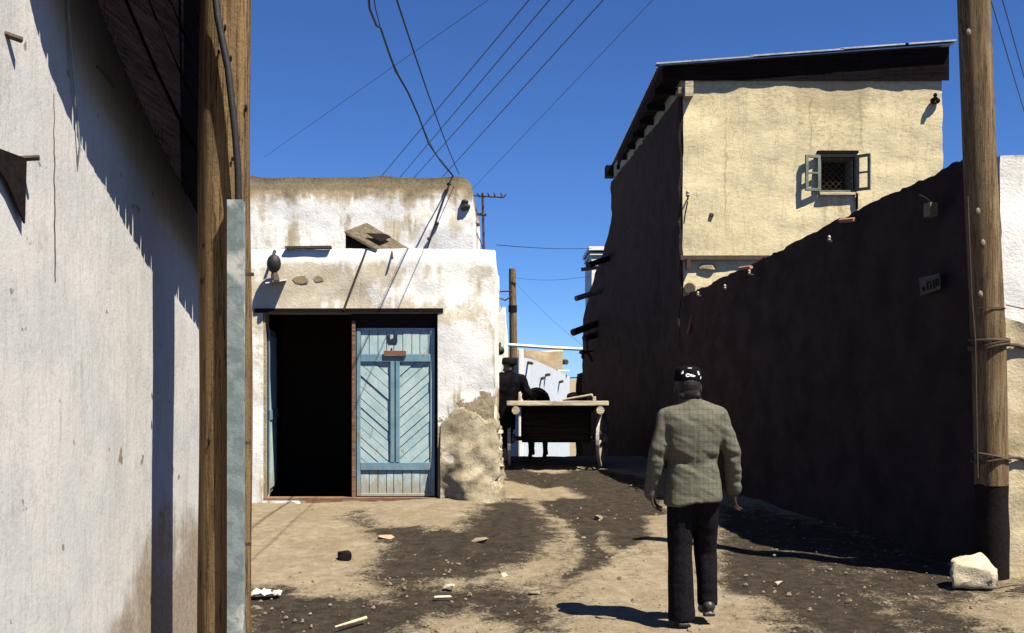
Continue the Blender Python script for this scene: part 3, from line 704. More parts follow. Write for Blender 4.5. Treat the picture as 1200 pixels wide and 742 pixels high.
# television aerial behind the parapet
A = empty('television_aerial', (P(566, 0, 15.2).x, 15.2, ZT), 'thin metal television aerial on the white house roof', 'aerial')
def stk(name, *ps, r=.012): MB().tube([P(px, y, Y) for px, y, Y in ps], r, 6).build(name, M['iron'], A)
stk('mast', (567, 293, 15.2), (565.5, 226, 15.2), r=.016)
stk('boom', (554, 229, 15.2), (590, 231.5, 15.2), (593, 228, 15.2))
for x_ in (561, 566, 573, 580, 588): stk('element', (x_-1.5, 227-(.5 if x_ > 570 else 0), 14.9), (x_+1.5, 231.5, 15.5), r=.008)
stk('cross_bar', (552, 250, 15.2), (570, 252, 15.2), r=.02); stk('cross_bar', (552, 262, 15.2), (562, 263.5, 15.2), r=.022)
stk('stay', (557, 268, 15.2), (566, 291, 15.2), r=.006)

# ------------------------------------------------------------------ next houses up the street, left side
NH = empty('neighbour_house', (-2, 20, gz(18)), 'plain white house directly beyond the white house corner', 'house')
xs = lines_of(-4.5, P(591.5, 0, 17.6).x, .2); zs = lines_of(-1.2, P(0, 361, 17.6).z, .2); ys = lines_of(17.6, 29.4, .4)
lattice(xs, ys, zs, lambda *a: True, lambda p: wob(p, .03, 1.4)).build('wall', M['white_far'], NH, smooth=True)
c = P(586, 411, 17.4)
MB().ball(c, .07, .08, .07, 12, 9).build('lamp', M['wire'], NH, smooth=True)
MB().tube([c+Vector((0, 0, .05)), c+Vector((0, .1, .12)), c+Vector((0, .3, .12))], .016).build('lamp_bracket', M['wire'], NH)

# street pipe crossing overhead
pa, pb = P(581, 403.3, 29.0), P(716, 411, 29.0)
tag(MB().tube([pa, pa.lerp(pb, .5)-Vector((0, 0, .015)), pb], .042, 10).build('gas_pipe', M['white_paint'], smooth=True), 'white pipe spanning the street above the cart', 'pipe')

# far pole
FP = empty('utility_pole', (P(602, 0, 32).x, 32, gz(32)), 'thin distant wooden pole rising behind the cart driver', 'utility pole')
mb = MB(); mb.tube([(P(602.5, 0, 32).x, 32, gz(32)-.3), P(601.5, 400, 32), P(600.3, 315, 32)], [.13, .115, .10], 12); mb.build('post', M['pole_r'], FP, smooth=True)
MB().loft([(P(600.8, 0, 32).x, 32, P(0, y, 32).z, .125, .125) for y in (366, 358)], 12, 2).build('dark_band', M['tar'], FP)
for a in ([(600, 341, 31.9), (583, 342, 31.9)], [(600, 347, 31.9), (592, 352, 31.9), (584, 349, 31.9)], [(600, 330, 31.9), (605, 333, 31.9)]):
    MB().tube([P(*q) for q in a], .022, 6).build('iron_hook', M['iron'], FP)

# far houses where the street bends
TH = empty('tan_house', (P(625, 0, 41).x, 42, gz(41)), 'pale tan mud house, farthest at the bend of the street', 'house')
xs = lines_of(P(586, 0, 41).x, P(660, 0, 41).x, .3); zs = lines_of(-3.5, P(0, 410.5, 41).z, .3)
lattice(xs, lines_of(41, 45, .5), zs, lambda *a: True, lambda p: wob(p, .08, .9)).build('wall', M['tan'], TH, smooth=True)
stick('roof_spout', P(659, 424, 41.2), P(664, 424.5, 41), .1, M['iron'], TH)
BH = empty('bent_white_house', (P(640, 0, 30).x, 30, gz(30)), 'bluish white house wall with wooden spouts behind the cart', 'house')
pl = [P(613, 419, 30), P(622, 420.5, 30.6), P(635, 426, 32.5), P(650, 433, 35), P(665, 440, 37.4), P(667.5, 441, 37.8)]
mb = MB()
for a, b_ in zip(pl, pl[1:]):
    mb.slab([(a.x, a.y, -3), (b_.x, b_.y, -3), tuple(b_), tuple(a)], (-.8, 1.0, 0))
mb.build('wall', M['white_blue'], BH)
mb = MB(); a, b_ = P(653, 436, 37.2), P(666.5, 434, 37.6); mb.box(a.x, b_.x, 37.0, 38.2, a.z+.02, b_.z+.02); mb.build('cornice', M['white_far'], BH)
mb = MB(); a = P(607.5, 0, 29.6); mb.box(a.x, P(613.5, 0, 29.6).x, 29.6, 30.1, -3, P(0, 409, 29.6).z); mb.build('white_pier', M['white_far'], BH, bevel=.03)
for a, b_ in [((618, 425, 30.4), (621, 426, 30.3)), ((639, 440, 33.2), (641.5, 439, 33)), ((655, 448, 35.9), (657, 447, 35.7)), ((634, 444, 32.4), (635, 443, 32.2))]:
    stick('roof_spout', P(*a), P(*b_)+Vector((.05, -.25, 0)), .045, M['iron'], BH)
WT = empty('tall_white_house', (3, 26, gz(26)), 'tall white house edge with a moulded cornice behind the dark wall', 'house')
xa = P(693, 0, 25).x
lattice(lines_of(xa, 6, .4), lines_of(25, 27, .4), lines_of(-2, P(0, 300, 25).z, .3), lambda *a: True, lambda p: wob(p, .03, 1)).build('wall', M['white_far'], WT, smooth=True)
for y0_, y1_, o_ in ((289, 293.5, .06), (296, 299, .03)):
    MB().box(xa-o_, 6.1, 25-o_, 27.1, P(0, y1_, 25).z, P(0, y0_, 25).z).build('cornice', M['white_paint'], WT)
SH_ = empty('mud_shed', (P(684, 0, 24.2).x, 24.5, gz(24.5)), 'small dark mud shed beside the tall shaded wall, beyond the cart', 'shed')
a, b_ = P(676.5, 0, 24.2), P(700, 0, 24.2)
lattice(lines_of(a.x, b_.x, .1), lines_of(24.2, 24.9, .2), lines_of(-1.5, P(0, 437, 24.2).z, .12), lambda *q: True, lambda p: wob(Vector((p.x+.12*max(0, .3-(1.7-p.z)), p.y, p.z-.25*max(0, a.x+.18-p.x))), .04, 2)).build('wall', M['shaded_mud'], SH_, smooth=True)
stick('wire_stub', P(668, 443, 24.1), P(684, 442, 24.1), .012, M['iron'], SH_)

# ------------------------------------------------------------------ tall yellow clay house
YY = 16.2; SY = 1300/YY
YH = empty('clay_house', (4.2, 19, gz(16.2)), 'tall yellow clay house with a small shuttered window and tin roof', 'house')
yx0, yx1 = P(800, 0, YY).x, P(1104, 0, YY).x
def roofz(x): return P(0, 75, 16.07).z+(x-2.126)*(P(0, 50, 16.07).z-P(0, 75, 16.07).z)/(6.40-2.126)
wx0, wx1, wz0, wz1 = P(962, 0, YY).x, P(1001, 0, YY).x, P(0, 223, YY).z, P(0, 184, YY).z
def side_x(y, z):                                 # face of the long shaded side wall, battered outwards low down at its far end
    t = min(1, max(0, (y-YY)/7.2))
    topx = yx0+(2.16-yx0)*t; b_ = .62*t*t
    s = min(1, max(0, (5.2-z)/2.6)); s = s*s*(3-2*s)
    return topx-b_*s
xs = lines_of(yx0, yx1, .09, (wx0, wx1)); zs = lines_of(-.5, 5.80, .09, (wz0, wz1)); ys = [YY, YY+.08, YY+.3, YY+.45]+lines_of(YY+.6, 23.6, .25)
def yo(x, y, z):
    if y < YY+.45: return not (wx0 < x < wx1 and wz0 < z < wz1)
    return x < yx0+.45 or x > yx1-.4 or y > 23.1 or z > 5.55
def yf(p):
    q = Vector(p)
    if p.x < yx0+.46 and True:
        k = max(0, 1-(p.x-yx0)/.45); q.x += k*(side_x(p.y, p.z)-yx0)
        if p.x < yx0+.01: q.x += .02*fb(p.y*1.2, p.z*1.5, 5, 3)+.008*fb(p.y*4, p.z*4, 8, 3)
    if p.y < YY+.1 and not (wx0-.09 < p.x < wx1+.09 and wz0-.09 < p.z < wz1+.09):
        q.y += .022*fb(p.x*1.1, p.z*1.3, 6, 3)+.010*fb(p.x*4.6, p.z*6, 3, 3)
    if p.z > 5.78: q.z = roofz(q.x)-.05
    if p.x > yx1-.01: q.x += .03*fb(p.z*2, p.y, 9, 3)
    return q
lattice(xs, ys, zs, yo, yf).build('wall', M['yellow'], YH, smooth=True)
# near-black mud skin over the long side, its shade put into the colour
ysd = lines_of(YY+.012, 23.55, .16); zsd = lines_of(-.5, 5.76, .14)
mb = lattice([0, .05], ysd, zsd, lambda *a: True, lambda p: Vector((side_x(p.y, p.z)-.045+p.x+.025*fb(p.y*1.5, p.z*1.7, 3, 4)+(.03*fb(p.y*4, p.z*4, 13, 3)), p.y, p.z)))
mb.build('side_wall', M['shaded_mud'], YH, smooth=True)
# corrugated tin roof, falling to the street side
rx0, rx1, ry0, ry1 = 2.126, 6.40, 16.07, 23.9
mb = MB(); q = []; n_ = 340
for i in range(n_+1):
    y = ry0+(ry1-ry0)*i/n_; c = .012*math.sin(2*math.pi*y/.155)
    for x in (rx0, rx1): q += [Vector((x, y, roofz(x)+c)), Vector((x, y, roofz(x)+c-.012))]
mb.v = q
for i in range(n_):
    a = i*4; b_ = a+4
    mb.f += [(a, a+2, b_+2, b_), (a+1, b_+1, b_+3, a+3), (a, b_, b_+1, a+1), (a+2, a+3, b_+3, b_+2)]
mb.f += [(0, 1, 3, 2), (n_*4, n_*4+2, n_*4+3, n_*4+1)]
RF = mb.build('roof', M['tin'], YH, smooth=False)
for xa_, xb_ in ((2.09, 3.49), (3.44, 4.8), (4.75, 5.74), (5.69, 6.43)):     # edge strips of the lapped sheets
    h = .012*(xa_ > 3)+.01*(xa_ > 4.7)
    MB().slab([(xa_, 16.045, roofz(xa_)+.016+h), (xb_, 16.045, roofz(xb_)+.016+h), (xb_, 16.045, roofz(xb_)-.006+h), (xa_, 16.045, roofz(xa_)-.006+h)], (0, .12, 0)).build('edge_sheet', M['tin'], RF)
# dark boarding under the roof edge
mb = MB(); n_ = 16
for i in range(n_):
    x0 = 2.21+(6.37-2.21)*i/n_; x1 = 2.21+(6.37-2.21)*(i+1)/n_-.003
    zb0 = P(0, 94, YY-.05).z+rnd.uniform(-.003, .003); j = rnd.uniform(0, .004)
    mb.slab([(x0, YY-.045+j, zb0), (x1, YY-.045+j, zb0), (x1, YY-.045+j, roofz(x1)-.03), (x0, YY-.045+j, roofz(x0)-.03)], (0, .022, 0))
mb.build('gable_boards', M['fascia'], YH)
mb = MB(); mb.slab([(2.185, 16.12, roofz(2.18)-.2), (2.185, 23.8, roofz(2.18)-.2), (2.185, 23.8, roofz(2.18)-.03), (2.185, 16.12, roofz(2.18)-.03)], (.03, 0, 0)); mb.build('eave_board', M['fascia'], YH)
mb = MB(); mb.slab([(2.22, 16.15, roofz(2.2)-.20), (2.22, 23.6, roofz(2.2)-.20), (2.6, 23.6, roofz(2.2)-.16), (2.6, 16.15, roofz(2.2)-.16)], (0, 0, .02)); mb.build('soffit', M['fascia'], YH)
for y in lines_of(16.6, 23.6, .95):
    MB().box(2.14, 2.9, y, y+.09, roofz(2.1)-.30, roofz(2.1)-.21).build('rafter_end', M['fascia'], YH)
mb = MB(); mb.box(2.0, 2.18, 23.6, 23.95, roofz(2.04)-.26, roofz(2.04)-.03); mb.build('gutter_end', M['fascia'], YH)
# beam end, ledge, small irons
a = P(798, 114, 16.05); b_ = P(812, 96, 16.05)
B = MB().box(a.x+.05, b_.x, 16.0, 16.3, a.z, b_.z).build('beam_end', M['rail_wood'], YH, bevel=.008); B['label'] = 'pale sawn beam end under the roof corner'
MB().box(a.x-.04, a.x+.046, 16.04, 16.3, a.z+.05, b_.z-.08).build('beam_end', M['grey_wood'], YH, bevel=.008)
mb = MB(); mb.box(yx0-.03, 5.4, YY-.055, YY+.05, P(0, 304.5, YY).z, P(0, 299.5, YY).z); mb.warp(lambda p: wob(p, .012, 2.5)); mb.build('timber_ledge', M['iron'], YH)
a = P(807, 309, 16.12); mb = MB(); mb.box(a.x-.03, a.x+.025, 16.08, 16.25, P(0, 316, YY).z, P(0, 303, YY).z); mb.build('beam_stub', M['iron'], YH)
rock(P(829, 313, 16.19), .11, .03, .05, 5, .3, 14, 9).build('plaster_hollow', M['bare_mud'], YH, smooth=True)
MB().tube([P(809, 337, 16.25), P(808, 338, 16.08)], .085, 14).build('clay_spout', M['rubble'], YH, bevel=.01)
for px, y in ((806, 231), (1096, 117)):
    q = P(px, y, 16.1); B = MB().tube([q+Vector((0, .2, -.03)), q+Vector((0, .0, -.03)), q+Vector((0, 0, .02))], .012).build('bracket', M['iron'], YH); insulator(q, B, M['tar'] if px > 900 else M['porcelain'])
MB().tube([P(806, 236, 16.1), P(803, 250, 16.14), P(801.5, 262, 16.16)], .01, 6).build('hanging_cable', M['wire'], YH)
mb = MB(); mb.ball(P(1096, 118, 16.16), .075, .05, .05, 10, 7); mb.build('meter_lamp', M['tar'], YH, smooth=True)
rock(P(834, 252, 16.19), .03, .02, .03, 3, .4, 9, 7).build('plaster_hole', M['iron'], YH)
# window with two casements standing open
def window(parent):
    m = MB(); t = .035; y0, y1 = YY-.012, YY+.06
    m.box(wx0-t, wx0, y0, y1, wz0-t, wz1+t); m.box(wx1, wx1+t, y0, y1, wz0-t, wz1+t); m.box(wx0, wx1, y0, y1, wz1, wz1+t); m.box(wx0, wx1, y0, y1, wz0-t, wz0)
    Wn = m.build('window', M['paint_green'], parent)
    MB().box(wx0-.06, wx1+.05, YY-.05, YY+.02, wz1+t+.012, wz1+t+.05).build('dark_head_strip', M['tar'], Wn)
    MB().box(wx0-.03, wx1+.02, YY-.06, YY+.05, wz0-t-.045, wz0-t-.003).build('sill', M['buttress'], Wn, bevel=.008)
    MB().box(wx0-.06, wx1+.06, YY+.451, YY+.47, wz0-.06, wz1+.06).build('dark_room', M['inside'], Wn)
    m = MB(); s_ = .09
    def clip(x, z, dx, dz):
        # diagonal wires of the lattice, cut to the opening
        pts = []
        for k in range(60):
            a = Vector((x+dx*k*.02, YY+.09, z+dz*k*.02))
            if wx0 <= a.x <= wx1 and wz0 <= a.z <= wz1: pts.append(a)
        return pts
    for k in range(-8, 9):
        for d in (1, -1):
            p_ = clip((wx0 if d > 0 else wx1), wz0+k*s_, d*.75, .75)
            if len(p_) > 1: m.tube([p_[0], p_[-1]], .0035, 5)
    m.build('wire_lattice', M['iron'], Wn)
    def casement(hx, ang, wd, sgn):
        T = Matrix.Translation((hx, YY-.03, wz0-.02)) @ Matrix.Rotation(ang, 4, 'Z'); h = wz1-wz0+.04; m = MB(); f = .042
        m.box(0, f, -.018, .018, 0, h, T); m.box(wd-f, wd, -.018, .018, 0, h, T); m.box(f, wd-f, -.018, .018, 0, f, T); m.box(f, wd-f, -.018, .018, h-f, h, T); m.box(f, wd-f, -.014, .014, h*.5-.013, h*.5+.013, T)
        c = m.build('casement', M['paint_green'], Wn, bevel=.003)
    casement(wx0-.02, R(180+11), .23, -1); casement(wx1+.02, R(-42), .22, 1)
    stick('stay_pipe', Vector((wx1+.03, YY-.035, wz0-.05)), Vector((wx1+.035, YY-.02, wz0-.28)), .017, M['tar'], Wn)
window(YH)
# beams poking out of the shaded side
for a, b_, r in [((722, 300, 22.6), (689, 311, 22.0), .06), ((716, 312, 23), (681, 316, 23), .04), ((704, 341, 22.4), (675, 350, 22.0), .055), ((700, 379, 22.4), (671, 390, 22), .07), ((704, 391, 22.4), (684, 397, 22.2), .06)]:
    MB().tube([P(*a), P(*b_)], r, 9).build('projecting_beam', M['grey_wood'] if r < .06 else M['cart_wood'], YH)
MB().tube([P(692, 391, 22.3), P(686.5, 400, 22.1), P(688, 412, 22.1), P(694, 424, 22.2)], .03, 7).build('hanging_cable', M['wire'], YH)
c = P(683, 413, 22); mb = MB(); mb.ball(c, .08, .08, .045, 10, 7); mb.ball(c-Vector((0, 0, .08)), .035, .035, .06, 8, 6); mb.tube([c, c+Vector((.2, .1, .03))], .02); mb.build('wall_lamp', M['wire'], YH, smooth=True)

# ------------------------------------------------------------------ long mud wall on the right, in its own shade
WA = Vector((3.93, 8.95, 0)); WB = Vector((P(797, 0, 16.02).x, 16.02, 0)); wl = (WB-WA).length; wd_ = (WB-WA).normalized(); wn = Vector((-wd_.y, wd_.x, 0))   # wn points to the street
if wn.x > 0: wn = -wn
ztA, ztB = P(0, 166, 8.95).z, P(0, 350.5, 16.02).z
ls = lines_of(0, wl, .07); zs = lines_of(0, 1, .028)
def mf(p):
    t = p.x/wl; base = WA+wd_*p.x
    zt_ = ztA+(ztB-ztA)*t+.03*fb(p.x*1.7, 3, 0, 4)+.03*nz(p.x*9, 6)*(1 if p.z > .98 else 0)+.045*max(0, nz(p.x*.8, 9))-.34*max(0, 1-p.x/.32)
    zb = -.5; z = zb+(zt_-zb)*p.z
    th = p.y
    if p.y < .5: o_ = .05*fb(p.x*.8, z*.9, 2, 3)+.02*fb(p.x*3, z*3.3, 7, 3)-.05*max(0, .5-z)
    else: o_ = 0
    if p.z > .97: th = p.y*.8+.04*nz(p.x*5, 2)
    q = base-wn*(th+o_*.6); return Vector((q.x, q.y, z))
MW = empty('mud_wall', base_of([WA, WB]), 'long dark shaded mud wall sloping down from the right pole to the clay house', 'wall')
lattice(ls, [0, .12, .3, .42], zs, lambda *a: True, mf).build('wall', M['shaded_mud'], MW, smooth=True)
def onw(px, y, off=.04):                          # spot on the mud wall seen at a pixel
    k = (px-HX)/F; d = wd_; # (WA + s d).x = k*(WA+s d).y
    s = (k*WA.y-WA.x)/(d.x-k*d.y); q = WA+d*s+wn*off; return Vector((q.x, q.y, CH+(HY-y)/F*q.y))
ang = math.atan2(wd_.y, wd_.x)
def plate(px0, px1, y0, y1, off, th, name, mat, parent=None):
    a, b_, c, d = onw(px0, y0, off), onw(px1, y0, off), onw(px1, y1, off), onw(px0, y1, off)
    return MB().slab([d, c, b_, a], -wn*th).build(name, mat, parent)
a, b_, c, d = onw(1085, 326, .07), onw(1109, 320.5, .07), onw(1110, 339, .07), onw(1087, 346.5, .07)
SG = MB().slab([a, b_, c, d], -wn*.012).build('wall_sign', M['grey_sign']); tag(SG, 'small faded grey tin sign on the shaded mud wall', 'sign')
ux = (b_-a); uz = (d-a)
def sgn(u0, u1, v0, v1, nm='lettering'):
    p_ = [a+ux*u0+uz*v0, a+ux*u1+uz*v0, a+ux*u1+uz*v1, a+ux*u0+uz*v1]; return MB().slab([q+wn*.004 for q in p_], -wn*.003)
mb = MB()
for u0, u1, v0, v1 in [(.14, .26, .55, .80), (.36, .43, .34, .78), (.43, .52, .30, .38), (.52, .58, .34, .76), (.68, .74, .28, .72), (.80, .86, .25, .70), (.62, .68, .5, .58), (.74, .80, .45, .53), (.9, .95, .24, .66)]:
    m2 = sgn(u0, u1, v0, v1); mb.add(m2.v, m2.f)
mb.build('lettering', M['tar'], SG)
def small_iron(px, y, kind, label):
    q = onw(px, y, .10)
    if kind == 'block':
        T = Matrix.Translation(q) @ Matrix.Rotation(ang, 4, 'Z'); o = MB().box(-.05, .05, -.03, .05, -.06, .06, T).build('switch_box', M['rubble'], bevel=.006)
        MB().tube([q+Vector((0, 0, .06)), q+Vector((-.05, .0, .10)), q+Vector((-.11, .0, .13))], .006, 5).build('cable_end', M['wire'], o)
        return tag(o, label, 'box')
    e = empty('wall_insulator', q-wn*.1, label, 'insulator', 'insulators on the mud wall')
    MB().tube([q-wn*.14, q, q+Vector((0, 0, .02))], .008, 6).build('bracket', M['iron'], e); insulator(q, e, None, .62)
small_iron(1104, 246, 'block', 'small pale box high on the shaded mud wall')
small_iron(982, 283, 'i', 'white insulator on the mud wall below the shuttered window')
small_iron(858, 339, 'i', 'white insulator on the mud wall, second from its low end')
small_iron(887, 322, 'i', 'tiny white insulator near the middle of the mud wall top')
small_iron(826, 347, 'i', 'white insulator at the lowest end of the mud wall')
for k, (px, y, w_) in enumerate([(998, 258, 9), (878, 314, 7)]):
    q0, q1 = onw(px-w_, y+1, .05), onw(px+w_, y-1, .05); T = None
    MB().tube([q0, q1], .022, 7).warp(lambda p: wob(p, .01, 9)).build('set_brick', M['brick'], MW)
MB().tube([P(812, 352, 15.8), P(811, 372, 15.6), P(806, 392, 15.6)], .02, 6).build('hanging_pipe', M['rust'], MW, smooth=True)

# ------------------------------------------------------------------ right edge: white wall, clay buttress, pole, stone
WW = MB(); xs = lines_of(3.935, 7.2, .1); zs = lines_of(-.5, P(0, 182, 8.95).z, .09)
WW = lattice(xs, [8.945, 9.02, 9.3], zs, lambda *a: True, lambda p: Vector((p.x+.02*fb(p.z*2, p.y, 1, 3), p.y+.02*fb(p.x*1.3, p.z*1.5, 2, 3), p.z+(.04*fb(p.x*2, 3, 0, 3) if p.z > 3 else 0))))
tag(WW.build('whitewashed_wall', M['white_right'], smooth=True), 'bright whitewashed wall behind the leaning pole at the right edge', 'wall')
bx0 = P(1177, 0, 8.85).x; zs = lines_of(-.4, P(0, 371, 8.85).z, .06); xs = lines_of(bx0, 5.2, .06)
def bf(p):
    q = Vector(p)
    if p.z > .5: q.z -= max(0, (p.x-bx0))*.35*(p.z-.5)/1.6
    e = fb(p.z*3.1, p.y*2, 4, 4)
    if p.x < bx0+.2: q.x += (.04*e+.03*nz(p.z*9, 1)-.02)*(1-(p.x-bx0)/.2)
    q.y += (.035*fb(p.x*2.5, p.z*2.2, 9, 4)-.10*max(0, .5-p.z)) if p.y < 8.9 else 0
    return q
tag(lattice(xs, [8.85, 8.90, 8.942], zs, lambda *a: True, bf).build('clay_buttress', M['buttress'], smooth=True), 'crumbling yellow clay buttress with wire ties beside the leaning pole', 'buttress')
RP = empty('utility_pole', (3.81, 8.85, gz(8.85)), 'weathered grey-brown leaning wooden pole with lashed wires, at the right edge', 'utility pole')
def axis(z):
    tb = [(-.3, 3.835), (.8, 3.825), (1.9, 3.805), (3.3, 3.735), (4.7, P(1141, 0, 8.85).x), (5.4, P(1137, 0, 8.85).x)]
    for (a_, xa_), (b2, xb_) in zip(tb, tb[1:]):
        if z <= b2: return xa_+(xb_-xa_)*(z-a_)/(b2-a_)
    return tb[-1][1]
zp = P(0, 568, 8.85).z; zl = lines_of(zp, 5.3, .12)
mb = MB(); mb.tube([(axis(z), 8.85, z) for z in zl], [.131-.0015*z for z in zl], 22)
def rp(p):
    c = Vector((axis(p.z), 8.85, p.z)); d = p-c; a_ = math.atan2(d.y, d.x)
    k = 1+.05*nz(math.cos(a_)*2.5, math.sin(a_)*2.5, p.z*.5)+.03*nz(math.cos(a_)*8, math.sin(a_)*8, p.z*.6); return c+Vector((d.x*k, d.y*k, 0))
mb.warp(rp).build('post', M['pole_r'], RP, smooth=True)
mb = MB(); zl = lines_of(-.4, zp+.01, .1); mb.tube([(axis(z), 8.85, z) for z in zl], [.128+.012*nz(z*4, 2) for z in zl], 18).build('dark_foot', M['tar'], RP, smooth=True)  # lowest length of the pole, near black
for y, r, n_ in ((402, .013, 3), (536, .010, 2), (357, .004, 1)):
    z = P(0, y, 8.7).z; c = axis(z)
    for k in range(n_):
        mb = MB(); pts = []; sl = rnd.uniform(-.04, .04)
        for q in range(24):
            a_ = 2*math.pi*q/24; rr = .133+r
            pts.append((c+rr*math.cos(a_), 8.85+rr*math.sin(a_), z+.022*(k-1)+sl*math.cos(a_)+.004*math.sin(3*a_)))
        mb.tube(pts, r, 7, True).build('wire_lashing', M['iron'], RP, smooth=True)
    if r > .005:                                  # the twisted tail runs to the buttress
        pts = [Vector((c+.12, 8.80, z-.01))]+[Vector((c+.12+.1*q, 8.82+.01*q, z-.01-.012*q+.012*math.sin(q*2.4))) for q in range(1, 7)]
        MB().tube(pts, r*1.15, 7).build('twisted_tie', M['iron'], RP, smooth=True)
        MB().tube([p+Vector((0, .01, .012*math.cos(i*2.4))) for i, p in enumerate(pts)], r*1.0, 7).build('twisted_tie', M['iron'], RP, smooth=True)
    else:
        MB().tube([Vector((c+.1, 8.74, z)), Vector((c+.22, 8.72, z-.03)), Vector((c+.34, 8.74, z-.02))], .005, 5).build('wire_end', M['iron'], RP)
q = P(1187, 588, 8.9)
MB().tube([q+Vector((-.12, 0, .06)), q+Vector((-.05, -.02, .0)), q+Vector((.03, 0, -.03)), q+Vector((.18, 0, -.02))], .016, 7).build('twisted_tie', M['iron'], RP, smooth=True)
MB().tube([q+Vector((-.05, -.01, .02)), q+Vector((-.055, .0, -.1)), q+Vector((-.05, .0, -.24))], .013, 7).build('hanging_tie', M['iron'], RP, smooth=True)
MB().tube([P(1134, 230, 8.71), P(1139, 350, 8.71), P(1143, 400, 8.71), P(1146, 560, 8.71)], .006, 6).build('earth_wire', M['iron'], RP)
for px, y in [(1146, 248), (1152, 285), (1160, 292), (1135, 38), (1149, 345)]:
    q = P(px, y, 8.735); MB().ball(q, .02, .012, .03, 9, 7).build('knot', M['grey_wood'], RP, smooth=True)
bp = [(1116, 684, 8.45), (1166, 685, 8.42), (1112, 662, 8.5), (1172, 670, 8.44), (1121, 655, 8.46), (1161, 664, 8.40), (1124, 645, 8.66), (1150, 643, 8.7), (1115, 651, 8.6), (1168, 661, 8.6), (1120, 676, 8.75), (1164, 676, 8.75), (1138, 646, 8.55)]
bm = bmesh.new()
for p in bp: bm.verts.new(P(*p)-Vector((0, 0, .035)))
bmesh.ops.convex_hull(bm, input=bm.verts[:]); bmesh.ops.delete(bm, geom=[v for v in bm.verts if not v.link_faces], context='VERTS')
bmesh.ops.bevel(bm, geom=bm.edges[:], offset=.012, segments=2, affect='EDGES', profile=.6)
bmesh.ops.triangulate(bm, faces=bm.faces[:]); bmesh.ops.subdivide_edges(bm, edges=[e for e in bm.edges if e.calc_length() > .05], cuts=4, use_grid_fill=True)
bm.verts.index_update(); mb = MB()
mb.v = [v.co+Vector((fb(v.co.x*9, v.co.y*9, v.co.z*9), fb(v.co.x*9+5, v.co.y*9, v.co.z*9), fb(v.co.x*9, v.co.y*9+5, v.co.z*9)))*.018 for v in bm.verts]
mb.f = [tuple(v.index for v in f.verts) for f in bm.faces]; bm.free()
tag(mb.build('boulder', M['stone'], smooth=True), 'pale angular boulder at the foot of the leaning pole', 'boulder')

# ------------------------------------------------------------------ overhead wires
def wire(a, b_, sag, r, label, group, name='overhead_wire', n_=24):
    pts = [a.lerp(b_, i/n_)-Vector((0, 0, sag*4*(i/n_)*(1-i/n_))) for i in range(n_+1)]
    return tag(MB().tube(pts, r, 6).build(name, M['wire'], smooth=True), label, 'wire', group)
def far_wire(x0, y0, x1, y1, label, r=.011, Ya=12.0, Yb=40.0):
    t = (-330-y0)/(y1-y0); xe = x0+(x1-x0)*t
    t2 = (y1+14-y0)/(y1-y0); xf_ = x0+(x1-x0)*t2
    wire(P(xe, -330, Ya), P(xf_, y1+14, Yb), .0, r, label, 'overhead wires running from the right pole over the white house')
far_wire(620, 0, 450, 203, 'first of four parallel wires above the white house, lowest on the left')
far_wire(644, 0, 473, 203, 'second of four parallel wires above the white house')
far_wire(672, 0, 490, 203, 'third of four parallel wires above the white house')
far_wire(707, 0, 528, 197, 'fourth of four parallel wires above the white house, nearest the clay house')
far_wire(572, 0, 330, 170, 'faint wire crossing the sky just right of the near pole', .006)
far_wire(765, 0, 560, 215, 'faint wire in the sky nearest the tin roof', .006)
for px, y in ((627, 26),):
    # splice on the second wire
    t = y/203; q = P(644-171*t, y, 14.2)
# service drop: a pair of cables from the near pole to the parapet, one of them taped and kinked
top_ = Vector((-.75, 4.01, 4.44))
pts = [top_, P(428, -60, 4.6), P(433, 10, 5.4), P(441, 30, 5.9), P(446, 33, 6.2), P(455, 60, 7), P(463, 82, 7.8), P(478, 108, 9), P(490, 135, 10.2), P(502, 168, 11.6), P(513, 184, 12.4), P(523, 196, 13.2), P(531, 206, UY-.03)]
tag(MB().tube(pts, [.005, .005, .006, .006, .006, .007, .008, .008, .008, .008, .008, .008, .008], 7).build('service_cable', M['wire'], smooth=True), 'thick kinked black cable dropping to the white house corner', 'cable', 'service cables to the white house')
pts = [top_+Vector((.02, 0, 0)), P(434, -30, 5), P(440, 10, 5.6), P(447, 38, 6.4), P(460, 72, 7.6), P(474, 102, 9), P(488, 130, 10.2), P(503, 166, 11.7), P(516, 190, 12.8), P(530, 206, UY-.03)]
tag(MB().tube(pts, .003, 6).build('service_cable', M['wire'], smooth=True), 'thin wire twisted beside the thick kinked cable', 'cable', 'service cables to the white house')
wire(P(452, -40, 5.0), P(538, 204, UY-.02), 0.06, .0048, 'straight single black cable dropping to the white house corner', 'service cables to the white house', 'service_cable')
wire(P(582, 287, 15), P(693, 291, 24.9), .03, .005, 'faint level wire between the aerial and the tall white house', 'thin wires across the street gap')
wire(P(601, 325, 31.9), P(700, 322, 24.9), .10, .004, 'faint sagging wire from the distant pole to the right', 'thin wires across the street gap')
wire(P(601, 328, 31.9), P(689, 409.5, 28.9), .10, .0035, 'faint wire descending from the distant pole to the pipe', 'thin wires across the street gap')
wire(P(1158, -10, 12), P(1215, 180, 18), 0, .006, 'inner thin wire right of the leaning pole top', 'wires right of the leaning pole')
wire(P(1172, -10, 12), P(1225, 180, 18), 0, .006, 'outer thin wire right of the leaning pole top', 'wires right of the leaning pole')

